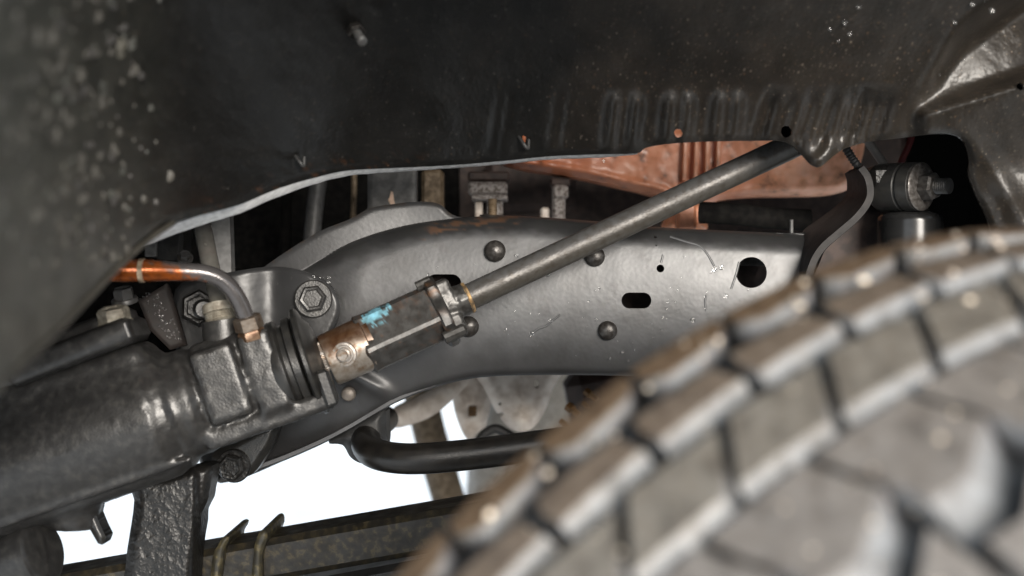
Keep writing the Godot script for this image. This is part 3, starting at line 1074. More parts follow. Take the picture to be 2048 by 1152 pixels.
func steering_column() -> void:
	var o := thing("steering_shaft", "slim grey steering shaft with a rusty blue-marked coupler, slanting across the frame rail", "steering shaft", P(800, 700, 0.08))
	var a := P(668, 716, 0.095)
	var b := P(945, 591, 0.075)
	var c := P(1600, 284, 0.02)
	var d := (b - a).normalized()
	var up := (Vector3.UP - d * d.y).normalized()
	var bs := Basis(d, up, d.cross(up))
	var ln := a.distance_to(b)
	var at := func(x: float) -> Vector3: return a.lerp(b, (x - 668.0) / 277.0)
	# tube to the firewall
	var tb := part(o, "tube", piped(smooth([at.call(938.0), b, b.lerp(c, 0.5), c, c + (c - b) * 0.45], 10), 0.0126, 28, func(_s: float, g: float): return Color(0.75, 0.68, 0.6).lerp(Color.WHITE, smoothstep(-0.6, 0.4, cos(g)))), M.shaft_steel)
	part(tb, "crimped_ring", turned(at.call(931.0), d, [0.0, 0.0125, 0.0, 0.0145, 0.0018, 0.0155, 0.0038, 0.0148, 0.0045, 0.0125], 30, 40.0, func(t: float, g: float): return Color(1.6, 1.1, 0.6) if sin(g * 5.0 + t * 900.0) > -0.4 else Color(0.5, 0.4, 0.3)), M.cloudy_zinc, "tan crimped ring at the lower end of the tube")
	# clamp collar on the splines
	var cr := 0.9 + PI
	var rust := func(t: float, g: float) -> Color:
		return Color(0.72, 0.7, 0.67).lerp(Color(0.26, 0.14, 0.075), smoothstep(0.1, 1.0, sin(g + cr) + 0.6 * fnl.get_noise_2d(t * 60.0, g * 1.5)))
	var col := part(o, "clamp_collar", turned(at.call(655.0), d, [0.0, 0.014, 0.0, 0.0235, 0.0015, 0.0248, 0.012, 0.0252, 0.030, 0.0255, 0.040, 0.0255, 0.041, 0.0235, 0.046, 0.0235], 40, 40.0, rust), M.rusty_steel, "bare rusty clamp collar with a pinch bolt")
	var bc := P(690, 708, 0.116)
	part(col, "pinch_bolt", turned(bc, Vector3(-0.12, -0.12, 1), [-0.01, R(22), 0.0035, R(22), 0.004, R(18), 0.0025, R(16), 0.0025, R(14), 0.007, R(13), 0.008, R(10), 0.0065, R(7), 0.0065, 0.0], 24, 35.0), M.rusty_steel)
	# coupler body, squared
	var sec := func(s: float) -> Array:
		return [0.0265 * s, -0.016 * s, 0.0265 * s, 0.004 * s, 0.0235 * s, 0.012 * s, -0.0035 * s, 0.0262 * s, -0.0075 * s, 0.0268 * s, -0.0105 * s, 0.0252 * s, -0.026 * s, 0.008 * s, -0.0278 * s, 0.002 * s, -0.0270 * s, -0.018 * s, -0.02 * s, -0.024 * s, 0.02 * s, -0.024 * s]
	var stations := []
	for x in [722.0, 728.0, 742.0, 760.0, 780.0, 800.0, 820.0, 840.0, 858.0, 872.0]:
		stations.append([at.call(x), sec.call(0.90 if x < 725.0 else (1.04 if x < 735.0 else 1.0))])
	var paint := func(q: Vector3) -> Color:
		var px := 1024.0 + q.x / (S * (D - q.z) / D)
		var py := 576.0 - q.y / (S * (D - q.z) / D)
		var n := fnl.get_noise_2d(px * 0.05, py * 0.05) + 0.5 * fnl.get_noise_2d(px * 0.15, py * 0.15)
		var blue := smoothstep(0.05, 0.2, 1.0 - Vector2((px - 750.0) / 30.0, (py - 630.0 + (px - 750.0) * 0.45) / 16.0).length() + n * 0.55)
		blue = maxf(blue, smoothstep(0.1, 0.3, 1.0 - Vector2((px - 757.0) / 26.0, (py - 646.0) / 11.0).length() + n * 0.9 - 0.35))
		var rs := smoothstep(0.3, 0.7, n + 0.55 * smoothstep(12.0, 0.0, absf(px - 727.0)) + 0.45 * smoothstep(852.0, 872.0, px) + 0.4 * smoothstep(12.0, 2.0, py - (640.0 - (px - 740.0) * 0.45)))
		var c2 := Color(0.2, 0.2, 0.2).lerp(Color(0.38, 0.2, 0.11), rs * 0.4)
		return c2.lerp(Color(0.75, 1.75, 2.3), blue)
	var mbody := lofted_fine(stations, bs, paint)
	part(o, "coupler_body", mbody, M.marked_iron, "squared iron coupler body with a patch of pale blue paint")
	# end flange of the coupler with its two ears
	stations = []
	for x in [868.0, 872.0, 884.0, 890.0]:
		var s := 0.94 if x < 870.0 or x > 886.0 else 1.0
		stations.append([at.call(x), [0.033 * s, -0.012 * s, 0.034 * s, 0.006 * s, 0.024 * s, 0.018 * s, 0.012 * s, 0.020 * s, 0.0 * s, 0.027 * s, -0.014 * s, 0.029 * s, -0.030 * s, 0.018 * s, -0.036 * s, 0.004 * s, -0.032 * s, -0.014 * s, 0.0, -0.024 * s]])
	part(o, "coupler_flange", lofted(stations, bs, func(q: Vector3): return Color(0.55, 0.55, 0.55).lerp(Color(2.0, 1.0, 0.5), smoothstep(0.15, 0.5, fnl.get_noise_3dv(q * 90.0))), 3), M.coupler_iron)
	part(o, "flange_bolt", turned(at.call(862.0) + bs * Vector3(0, -0.024, 0.022), d, [0.0, 0.0, 0.0, 0.006, 0.02, 0.006, 0.022, 0.004, 0.022, 0.0], 10), M.coupler_iron)
	part(o, "flange_bolt", turned(at.call(856.0) + bs * Vector3(0, 0.029, 0.006), d, [0.0, 0.0, 0.0, 0.005, 0.014, 0.005, 0.016, 0.0], 10), M.coupler_iron)
	# universal joint between flange and tube
	var jc: Vector3 = at.call(905.0)
	var inv := bs.inverse()
	var f := func(p: Vector3) -> float:
		var q := inv * (p - jc)
		var e := sd_box(q - Vector3(-0.006, 0.010, 0.004), Vector3(0.010, 0.016, 0.010), 0.004)
		e = smin(e, sd_box(q - Vector3(-0.005, -0.016, 0.006), Vector3(0.008, 0.009, 0.009), 0.004), 0.004)
		e = smin(e, sd_cyl(q.x, Vector2(q.y, q.z).length(), -0.010, 0.014, 0.0125, 0.002), 0.006)
		e = smin(e, sd_cyl(q.x, Vector2(q.y, q.z).length(), 0.006, 0.016, 0.0148, 0.001), 0.004)
		return e + 0.0006 * fnl.get_noise_3dv(p * 200.0)
	part(o, "universal_joint", nets(jc - Vector3.ONE * 0.042, jc + Vector3.ONE * 0.042, 0.0014, f), M.coupler_iron)


func lofted_fine(stations: Array, bs: Basis, colf: Callable) -> ArrayMesh:
	var fine := []
	for k in stations.size() - 1:
		var n := 8 if k > 1 else 3
		for j in n:
			var f := float(j) / n
			var sec := []
			for q in stations[k][1].size():
				sec.append(lerpf(stations[k][1][q], stations[k + 1][1][q], f))
			fine.append([(stations[k][0] as Vector3).lerp(stations[k + 1][0], f), sec])
	fine.append(stations[-1])
	return lofted(fine, bs, colf, 10)


func pipes() -> void:
	var hp := thing("pressure_pipe", "bent steel fluid pipe, orange with rust at one end, screwed into the steering gear", "pipe", P(500, 660, 0.13))
	var run := smooth(pts3([[205, 540, 0.20], [240, 541, 0.19], [300, 541, 0.18], [360, 543, 0.17], [405, 546, 0.165], [440, 558, 0.16], [466, 583, 0.155], [484, 615, 0.15], [499, 655, 0.145]]), 8)
	var rad := []
	for k in run.size():
		var s := float(k) / (run.size() - 1)
		rad.append(lerpf(0.0096, 0.0076, smoothstep(0.2, 0.45, s)) - 0.0025 * smoothstep(0.08, 0.0, s))
	part(hp, "pipe", piped(run, rad, 22, func(s: float, g: float):
		var n := fnl.get_noise_2d(s * 26.0, g * 1.2)
		var orange := Color(0.30, 0.075, 0.013).lerp(Color(0.15, 0.04, 0.011), smoothstep(0.0, 0.5, n))
		return orange.lerp(Color(0.10, 0.095, 0.09), smoothstep(-0.06, 0.06, s - 0.40 + 0.12 * n - 0.12 * sin(g + 1.0)))), M.pipe_metal)
	part(hp, "clamp_band", turned(P(279, 541, 0.184), Vector3(1, 0, -0.05), [0.0, 0.0085, 0.0, 0.0102, 0.004, 0.0104, 0.004, 0.0085], 24, 40.0, func(_t, _g): return Color(1.5, 1.3, 1.1)), M.cloudy_zinc)
	part(hp, "flare_nut", turned(P(492, 632, 0.148), P(505, 675, 0.143) - P(492, 632, 0.148), [0.0, 0.0075, 0.0, R(21), 0.001, R(25), 0.012, R(26), 0.0125, R(21), 0.015, R(24), 0.021, R(24), 0.021, 0.0], 6, 30.0, func(t: float, _g): return Color(0.34, 0.3, 0.27) if t < 0.0123 else Color(0.3, 0.2, 0.13)), M.rusty_steel)
	var rl := thing("return_pipe", "dull grey upright fluid pipe with a threaded union, behind the bent orange pipe", "pipe", P(440, 680, 0.12))
	part(rl, "pipe", piped(smooth(pts3([[398, 420, 0.08], [408, 470, 0.09], [420, 530, 0.10], [432, 580, 0.11], [441, 622, 0.12]]), 6), R(18, 0.1), 20, func(s: float, _g): return Color(0.16, 0.15, 0.14).lerp(Color(0.2, 0.19, 0.165), s)), M.pipe_metal)
	var prof := [0.0, 0.0095, 0.0, R(30), 0.008, R(31)]
	for k in 4:
		prof.append_array([0.0085 + k * 0.002, R(27), 0.0095 + k * 0.002, R(29)])
	prof.append_array([0.018, R(24), 0.018, 0.0])
	part(rl, "union_nut", turned(P(437, 609, 0.115), P(446, 660, 0.12) - P(437, 609, 0.115), prof, 30, 50.0), M.cloudy_zinc)
	part(rl, "port_boss", turned(P(443, 640, 0.12), P(450, 690, 0.12) - P(443, 640, 0.12), [0.0, 0.0, 0.0, R(36), 0.02, R(38), 0.03, R(44)], 30, 50.0), M.oily_casting)


func engine_bay() -> void:
	var bay := thing("engine_block", "dark brown engine block side behind the gap over the frame rail", "engine", P(1150, 450, -0.45))
	part(bay, "block", boxed(P(1180, 330, -0.55), Vector3(0.42, 0.22, 0.12), Basis.IDENTITY, 0.01), M.engine_brown)
	part(bay, "core_boss", boxed(P(1062, 372, -0.42), Vector3(0.06, 0.035, 0.02), Basis.IDENTITY, 0.012), M.engine_brown)
	# exhaust manifold: painted orange casting
	var mo := thing("exhaust_manifold", "rust-orange painted engine casting behind the upper end of the steering shaft", "engine casting", P(1380, 455, -0.2))
	var out := smooth2(poly([1000, 318, 1040, 336, 1100, 346, 1170, 358, 1240, 374, 1300, 388, 1328, 398, 1336, 425, 1332, 462, 1412, 462, 1410, 432, 1418, 412, 1440, 400, 1500, 393, 1580, 391, 1640, 390, 1685, 384, 1708, 368, 1716, 345, 1730, 290, 1720, 250, 1400, 240, 1040, 260]), 3)
	part(mo, "casting", sheet(out, [], func(x: float, y: float, d: float):
		var z := -0.19 - 0.015 * pow(maxf(0.0, 1.0 - d / 26.0), 2.0)
		z += 0.006 * exp(-pow((d - 14.0) / 7.0, 2.0))
		z += 0.012 * smoothstep(1450.0, 1560.0, x) * smoothstep(390.0, 350.0, y)
		z += 0.004 * fnl.get_noise_2d(x * 0.01, y * 0.01)
		return z, 0.03, 5.0, func(x: float, y: float, d: float): return Color(1, 1, 1).lerp(Color(1.7, 2.1, 2.4), smoothstep(1440.0, 1640.0, x) * 0.75).lerp(Color(1.8, 1.9, 1.9), smoothstep(395.0, 425.0, y)).lerp(Color(0.75, 0.6, 0.5), smoothstep(1300.0, 1100.0, x))), M.orange_engine)  # right side and leg tinted paler for the light falling there
	for x in [1368, 1390, 1412, 1434]:
		part(mo, "rib", boxed(P(x, 318, -0.188), Vector3(R(5, -0.17), R(46, -0.17), 0.012), Basis(Vector3(0, 0, 1), -0.03), 0.003), M.orange_engine)
	part(mo, "web_leg", boxed(P(1372, 428, -0.176), Vector3(R(20, -0.17), R(34, -0.17), 0.008), Basis.IDENTITY, 0.006), M.orange_engine)
	# small castings in front of the block
	var c1 := thing("engine_mount_casting", "mottled pale grey cast foot with a stepped pad, behind the threaded stud", "engine casting", P(985, 440, -0.2))
	part(c1, "pad", boxed(P(976, 379, -0.2), Vector3(R(39, -0.2), R(13, -0.2), 0.02), Basis.IDENTITY, 0.003), M.grey_casting)
	part(c1, "step", boxed(P(980, 397, -0.2), Vector3(R(36, -0.2), R(5, -0.2), 0.022), Basis.IDENTITY, 0.002), M.grey_casting)
	part(c1, "upright", boxed(P(990, 425, -0.205), Vector3(R(16, -0.2), R(26, -0.2), 0.012), Basis.IDENTITY, 0.003), M.grey_casting)
	part(c1, "cap", boxed(P(978, 355, -0.215), Vector3(R(42, -0.2), R(10, -0.2), 0.02), Basis.IDENTITY, 0.003), M.engine_brown)
	part(c1, "side_lug", boxed(P(958, 425, -0.215), Vector3(R(8, -0.2), R(22, -0.2), 0.01), Basis.IDENTITY, 0.003), M.tan_casting)
	var c2 := thing("slim_casting", "narrow pale grey cast post on the brown engine block", "engine casting", P(1120, 440, -0.22))
	part(c2, "upright", boxed(P(1117, 420, -0.22), Vector3(R(13, -0.2), R(30, -0.2), 0.012), Basis.IDENTITY, 0.003), M.grey_casting)
	part(c2, "head", boxed(P(1120, 385, -0.22), Vector3(R(16, -0.2), R(14, -0.2), 0.015), Basis.IDENTITY, 0.003), M.grey_casting)
	part(c2, "cap", boxed(P(1120, 366, -0.225), Vector3(R(20, -0.2), R(8, -0.2), 0.018), Basis.IDENTITY, 0.003), M.engine_brown)
	part(c2, "side_lug", boxed(P(1090, 430, -0.23), Vector3(R(9, -0.2), R(15, -0.2), 0.01), Basis.IDENTITY, 0.003), M.tan_casting)
	# cooling pack and shroud seen as upright bars
	var sh := thing("fan_shroud", "black fan shroud with upright grey bars in the dark behind the wheel arch lip", "fan shroud", P(640, 520, -0.3))
	part(sh, "back_panel", boxed(P(560, 430, -0.42), Vector3(0.24, 0.22, 0.01), Basis.IDENTITY, 0.003), M.bay_black)
	part(sh, "bar", piped(smooth(pts3([[640, 330, -0.22], [634, 380, -0.22], [628, 430, -0.22], [622, 500, -0.22]]), 5), R(17, -0.2), 14), M.dull_plate)
	part(sh, "thin_bar", piped(pts3([[708, 340, -0.24], [708, 385, -0.24], [705, 470, -0.24]]), R(6, -0.2), 10), M.brown_pipe)
	part(sh, "dark_bar", piped(pts3([[575, 350, -0.3], [572, 420, -0.3], [570, 520, -0.3]]), R(12, -0.2), 10), M.bay_black)
	var gp := thing("grey_cover_plate", "flat grey plate with a chipped paint mark behind the raised frame ear", "cover plate", P(785, 440, -0.14))
	part(gp, "plate", sheet(poly([735, 320, 834, 320, 834, 450, 735, 460]), [], func(_x, _y, d: float): return -0.14 - 0.002 * maxf(0.0, 1.0 - d / 5.0), 0.01, 6.0), M.dull_plate)
	part(gp, "paint_chip", sheet(poly([782, 382, 786, 384, 788, 400, 791, 412, 784, 414, 776, 400, 779, 394]), [], func(_x, _y, _d): return -0.1392, 0.0, 2.0, func(_x, _y, _d): return Color(0.7, 0.5, 0.38)), M.plain_tint)
	whole("brown_post", "dark brown post beside the grey plate in the engine bay", "post", boxed(P(866, 390, -0.2), Vector3(R(22, -0.2), R(50, -0.2), 0.012), Basis.IDENTITY, 0.004), M.brown_pipe)
	# front uprights behind the pipes
	var ru := thing("radiator_support", "dark grey folded upright of the radiator support behind the fluid pipes", "radiator support", P(435, 560, -0.06))
	part(ru, "upright", boxed(P(437, 500, -0.07), Vector3(R(30, -0.07), R(75, -0.07), 0.02), Basis(Vector3(0, 0, 1), 0.03) * Basis(Vector3.UP, 0.25), 0.004), M.dull_plate)
	part(ru, "side_post", boxed(P(345, 510, -0.08), Vector3(R(28, -0.07), R(70, -0.07), 0.02), Basis(Vector3(0, 0, 1), -0.08), 0.004), M.black_paint)
	part(ru, "bolt", hex_bolt(P(370, 517, -0.02), Vector3(0.2, 0.6, 0.8), R(12), 0.008, R(16), 0.1), M.shaft_steel)
	part(ru, "tab", boxed(P(302, 498, -0.02), Vector3(R(12), R(16), 0.003), Basis.IDENTITY, 0.001), M.dull_plate)
	var cm := whole("dark_backing", "black sheet added for the dark openings deep behind the fluid pipes", "dark backing", sheet(smooth2(poly([120, 520, 330, 520, 520, 560, 520, 800, 120, 860]), 2), [], func(_x, _y, _d): return -0.06, 0.02, 14.0), M.bay_black)  # black sheet added behind the openings to keep them dark
	cm.name = "dark_backing"
	var bp := thing("brown_wet_strip", "brown metal strip beaded with water beside the return pipe", "strip", P(345, 690, 0.03))
	part(bp, "strip", sheet(poly([276, 602, 334, 566, 352, 620, 372, 690, 340, 700, 300, 660]), [], func(x: float, y: float, d: float): return 0.05 - (x - 276.0) * 0.0002 - 0.002 * maxf(0.0, 1.0 - d / 6.0), 0.006, 4.0, func(_x, _y, _d): return Color(0.22, 0.16, 0.12)), M.engine_brown)
	# right-hand corner: looms and hoses
	var lm := whole("wiring_loom", "black taped wiring loom running behind the top of the frame rail", "wiring loom", piped(smooth(pts3([[1400, 425, -0.1], [1470, 428, -0.09], [1540, 436, -0.1], [1620, 440, -0.1]]), 8), R(22, -0.1), 16, func(_s, _g): return Color(2, 2, 2)), M.bay_black)
	lm.set_meta("category", "wiring loom")
	var ph := pts3([[1685, 285, 0.0], [1702, 312, 0.0], [1722, 342, 0.0], [1745, 380, -0.02]])
	ph = smooth(ph, 16)
	var pr := []
	for k in ph.size():
		pr.append(R(9.5 if k % 3 == 0 else 7.5))
	whole("corrugated_conduit", "thin dark corrugated conduit beside the shock absorber bracket", "conduit", piped(ph, pr, 12), M.rubber)
	whole("grey_hose", "thin pale grey hose slanting above the shock absorber eye", "hose", piped(smooth(pts3([[1728, 270, -0.05], [1752, 305, -0.05], [1775, 340, -0.05], [1790, 380, -0.06]]), 6), R(9), 12, func(_s, _g): return Color(0.16, 0.15, 0.13)), M.plain_tint)
	whole("red_cable", "red cable in the dark corner above the shock absorber", "cable", piped(smooth(pts3([[1830, 250, -0.12], [1818, 290, -0.12], [1800, 330, -0.12], [1790, 380, -0.12]]), 6), R(7), 10, func(_s, _g): return Color(0.09, 0.005, 0.006)), M.plain_tint)
	part(lm, "stud", threaded(P(1583, 470, -0.04), Vector3(0, 1, 0), R(5), R(32), 0.0015, 10), M.dull_plate)


func shock() -> void:
	var st := thing("shock_tower_strap", "curved dark steel strap sweeping from the shock absorber down to the frame rail", "bracket", P(1620, 560, 0.0))
	var fr := smooth(pts3([[1728, 331, 0.035], [1742, 352, 0.036], [1748, 382, 0.036], [1742, 408, 0.036], [1718, 440, 0.036], [1680, 473, 0.036], [1650, 500, 0.036], [1632, 530, 0.036], [1622, 570, 0.036], [1618, 640, 0.036]]), 6)
	var bk := smooth(pts3([[1700, 340, -0.03], [1706, 362, -0.03], [1704, 390, -0.03], [1686, 415, -0.03], [1652, 443, -0.03], [1616, 470, -0.03], [1602, 500, -0.03], [1602, 530, -0.03], [1600, 570, -0.03], [1600, 640, -0.03]]), 6)
	var mb := MB.new()
	for k in fr.size():
		var t: Vector3 = (fr[mini(k + 1, fr.size() - 1)] - fr[maxi(k - 1, 0)]).normalized()
		var n := t.cross(Vector3(0, 0, 1)).normalized() * 0.0065
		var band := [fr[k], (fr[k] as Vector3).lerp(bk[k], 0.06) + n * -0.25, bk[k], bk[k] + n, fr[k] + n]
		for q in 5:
			mb.p(band[q], Color(1.7, 2.2, 2.4) if q == 3 else (Color(0.45, 0.6, 0.7) if q == 4 else Color(0.3, 0.42, 0.48)))  # broad face tinted paler to look lit, sunward edge darker
		if k:
			for j in 5:
				mb.quad(k * 5 - 5 + j, k * 5 - 5 + (j + 1) % 5, k * 5 + (j + 1) % 5, k * 5 + j)
	part(st, "strap", commit(mb, 40.0), M.engine_brown)
	part(st, "top_pad", boxed(P(1757, 356, 0.0), Vector3(R(26), R(22), 0.02), Basis.IDENTITY, 0.006), M.rough_grease)
	part(st, "back_plate", sheet(smooth2(poly([1650, 500, 1750, 400, 1790, 420, 1780, 640, 1620, 640]), 2), [], func(_x, _y, _d): return -0.04, 0.006, 8.0), M.engine_brown)
	var o := thing("shock_absorber", "glossy black shock absorber with its eye bolt and big nut, above the tyre", "shock absorber", P(1820, 640, 0.0))
	var ax := Vector3(0.64, -0.04, 0.77).normalized()
	var face := P(1846, 373, 0.03)
	part(o, "eye_sleeve", turned(face, ax, [-0.048, 0.0, -0.048, 0.0225, -0.046, 0.024, -0.020, 0.0242, -0.019, 0.0225, -0.017, 0.0225, -0.016, 0.0242, -0.004, 0.024, -0.003, 0.022], 40, 35.0, func(_t, _g): return Color(1.8, 1.8, 1.8)), M.black_paint)
	part(o, "washer", turned(face, ax, [-0.004, 0.0, -0.004, 0.0236, -0.001, 0.0238, 0.0, 0.0225, 0.0012, 0.019, 0.0012, 0.0], 40, 35.0, func(_t, _g): return Color(2.6, 2.6, 2.6)), M.rivet_iron)
	part(o, "nut", turned(face, ax, [0.001, 0.0, 0.001, 0.0135, 0.012, 0.0138, 0.0145, 0.0118, 0.0145, 0.0], 6, 30.0, func(_t, _g): return Color(2, 2, 2), 0.4), M.rivet_iron)
	part(o, "stud", threaded(face + ax * 0.012, ax, 0.0078, 0.017, 0.0022, 20), M.shaft_steel)
	part(o, "neck", turned(P(1822, 405, 0.0), Vector3(0.02, -1, 0), [0.0, 0.012, 0.006, 0.016, 0.012, 0.02, 0.014, 0.0], 24), M.black_paint)
	part(o, "body", turned(P(1820, 424, 0.0), Vector3(0.0, -1, 0), [0.0, 0.0, 0.0, 0.022, 0.002, 0.028, 0.005, 0.0312, 0.010, 0.0322, 0.25, 0.0322, 0.25, 0.0], 48, 40.0), M.shock_gloss)


func under_rail() -> void:
	var bar := thing("sway_bar", "thick black bent bar running below the frame rail towards the tyre", "sway bar", P(800, 950, 0.02))
	var run := smooth(pts3([[770, 838, -0.16], [752, 852, -0.10], [738, 868, -0.05], [732, 888, -0.01], [748, 906, 0.02], [790, 916, 0.035], [850, 917, 0.04], [950, 908, 0.04], [1060, 894, 0.04], [1200, 876, 0.04], [1500, 840, 0.04]]), 8)
	part(bar, "rod", piped(run, R(31, 0.03), 28, func(s: float, g: float): return Color(0.8, 0.72, 0.65) * (1.0 + 0.4 * fnl.get_noise_2d(s * 20.0, g))), M.black_paint)
	var bl := smooth2(poly([655, 885, 700, 850, 765, 815, 772, 850, 774, 880, 768, 905, 748, 925, 722, 927, 700, 914, 685, 890]), 3)
	whole("bar_bushing", "black rubber bushing holding the bent bar under the frame rail", "bushing", sheet(bl, [], func(_x, _y, d: float): return -0.022 - 0.012 * pow(maxf(0.0, 1.0 - d / 22.0), 2.0), 0.04, 4.0), M.rubber)
	# castings on the far side of the rail
	var z := -0.28
	var zt := func(_x: float, _y: float, d: float): return z - 0.008 * pow(maxf(0.0, 1.0 - d / 20.0), 2.0)
	var a := thing("pale_arm_bracket", "pale curved metal arm showing under the frame rail beside the rubber bushing", "arm", P(820, 850, z))
	part(a, "arm", sheet(smooth2(poly([776, 838, 788, 815, 850, 785, 930, 720, 940, 760, 905, 800, 868, 830, 830, 847, 795, 856, 780, 850]), 3), [], zt, 0.02, 4.0), M.tan_casting)
	var b := thing("grey_hanger_plate", "tapered grey plate with a brass-coloured square bolt under the frame rail", "plate", P(940, 885, z))
	part(b, "plate", sheet(smooth2(poly([898, 720, 905, 800, 918, 850, 938, 884, 955, 886, 972, 850, 985, 790, 990, 720]), 3), [], func(x: float, y: float, d: float): return z - 0.05 - 0.006 * pow(maxf(0.0, 1.0 - d / 16.0), 2.0), 0.02, 4.0), M.tan_casting)
	part(b, "bolt", boxed(P(945, 822, z - 0.035), Vector3(0.005, 0.006, 0.01), Basis.IDENTITY, 0.001, Color(0.7, 0.5, 0.22)), M.brown_pipe)
	var c := thing("tongue_casting", "beige tongue-shaped casting with small holes hanging below the frame rail", "casting", P(1040, 864, z))
	part(c, "tongue", sheet(smooth2(poly([945, 720, 968, 775, 990, 820, 1012, 850, 1034, 863, 1060, 860, 1085, 832, 1105, 780, 1120, 720]), 3), [[1073, 764, 1073, 772, 5], [1000, 808, 1000, 808, 3.5], [996, 831, 1004, 829, 4]], func(x: float, y: float, d: float):
		return z + 0.03 - 0.010 * pow(maxf(0.0, 1.0 - d / 22.0), 2.0) + 0.016 * exp(-pow((x - 1040.0 - (y - 800.0) * 0.1) / 34.0, 2.0)), 0.02, 4.0), M.tan_casting)
	whole("black_hose_loop", "short black hose loop between the grey plate and the beige tongue", "hose", piped(smooth(pts3([[955, 900, z], [965, 872, z], [990, 858, z], [1010, 866, z], [1040, 884, z]]), 6), R(10, z), 12), M.rubber)
	var g := thing("brass_fittings", "brass-coloured pipe fittings in the dark between the tongue casting and the tyre", "fitting", P(1150, 850, -0.2))
	for q in [[1122, 842, 7], [1136, 812, 12], [1166, 806, 6], [1172, 782, 10]]:
		part(g, "fitting", turned(P(q[0], q[1], -0.2), Vector3(0.6, -0.5, 0.5), [0.0, 0.0, 0.0, R(q[2]), 0.008, R(q[2]), 0.009, R(q[2] * 0.7), 0.02, R(q[2] * 0.7), 0.02, 0.0], 6, 30.0, func(_t, _g): return Color(1.0, 0.7, 0.32)), M.brown_pipe)
	whole("gearbox_side", "dark gearbox side in the shade under the frame rail near the tyre", "gearbox", boxed(P(1330, 790, -0.42), Vector3(0.13, 0.06, 0.06), Basis(Vector3(0, 0, 1), 0.2), 0.02), M.engine_brown)
	whole("far_pipe", "brown upright pipe standing far behind the bent black bar", "pipe", piped(pts3([[838, 780, -0.75], [860, 870, -0.75], [915, 1060, -0.75], [940, 1150, -0.75]]), R(33, -0.75), 20), M.brown_pipe)


func far_wheel() -> void:  # wheel added so its pale grey stands for shadow on the ground
	var o := thing("added_wheel", "pale wheel added beyond the bent bar to stand for shaded ground", "wheel", Vector3(0.36, -0.9, -1.55))
	var c := Vector3(0.36, -0.45, -1.55)
	part(o, "tyre", turned(c, Vector3(0, 0, 1), [-0.09, 0.23, -0.12, 0.27, -0.14, 0.36, -0.125, 0.43, -0.09, 0.46, 0.09, 0.46, 0.125, 0.43, 0.14, 0.36, 0.12, 0.27, 0.09, 0.23], 64, 60.0, func(_t, _g): return Color(0.3, 0.29, 0.27)), M.tyre_rubber)
	part(o, "rim", turned(c, Vector3(0, 0, 1), [-0.1, 0.24, -0.08, 0.22, 0.06, 0.2, 0.05, 0.1, 0.06, 0.0], 40, 30.0), M.dull_plate)


func lower_things() -> void:
	var pa := smooth2(poly([262, 960, 330, 950, 400, 930, 424, 932, 424, 955, 418, 985, 415, 1003, 403, 1026, 402, 1050, 397, 1078, 392, 1120, 388, 1180, 384, 1290, 232, 1290, 240, 1200, 250, 1140, 254, 1100, 262, 1050, 268, 1000]), 2)
	whole("pitman_arm", "black grease-crusted flat arm hanging from the steering gear", "steering arm", sheet(pa, [], func(x: float, y: float, d: float): return 0.085 - 0.010 * pow(maxf(0.0, 1.0 - d / 22.0), 2.0) + 0.0012 * fnl.get_noise_2d(x * 0.02, y * 0.02) - 0.01 * smoothstep(385.0, 400.0, x), 0.028, 4.0), M.rough_grease)
	var o := thing("leaf_spring", "rusty olive-black leaf spring crossing below the steering gear", "leaf spring", P(600, 1150, 0.0))
	var dir := (P(1000, 1006, 0.0) - P(100, 1162, 0.0)).normalized()
	var bs := Basis(dir, Vector3(0, 0, 1).cross(dir), Vector3(0, 0, 1))
	part(o, "main_leaf", boxed(P(600, 1098, 0.0), Vector3(0.38, R(41), 0.035), bs, 0.006), M.olive_rust)
	part(o, "lower_leaf", boxed(P(760, 1168, 0.004), Vector3(0.22, R(46), 0.034), bs.rotated(Vector3(0, 0, 1), 0.01), 0.006), M.black_paint)
	for q in [[416, 1250, 424, 1120, 435, 1093, 444, 1076, 458, 1073, 456, 1084, 449, 1096, 446, 1120, 440, 1160, 438, 1250], [501, 1250, 503, 1150, 507, 1112, 508, 1095, 515, 1071, 522, 1062, 533, 1061, 535, 1078, 529, 1092, 525, 1105, 523, 1130, 522, 1250]]:
		part(o, "spring_clip", sheet(smooth2(poly(q), 2), [], func(_x, _y, d: float): return 0.05 - 0.003 * maxf(0.0, 1.0 - d / 5.0), 0.09, 3.0, func(_x, _y, _d): return Color(2.6, 2.7, 2.5)), M.olive_rust)
	whole("axle_tube", "black axle tube low behind the hanging steering arm", "axle", piped(pts3([[-200, 1215, -0.05], [200, 1185, -0.05], [700, 1185, -0.05], [1300, 1150, -0.05]]), R(46, -0.05), 24), M.rough_grease)


# ---------------------------------------------------------------- tyre
const T_C := Vector3(0.252, -0.434, 0.499)
const T_R := 0.465


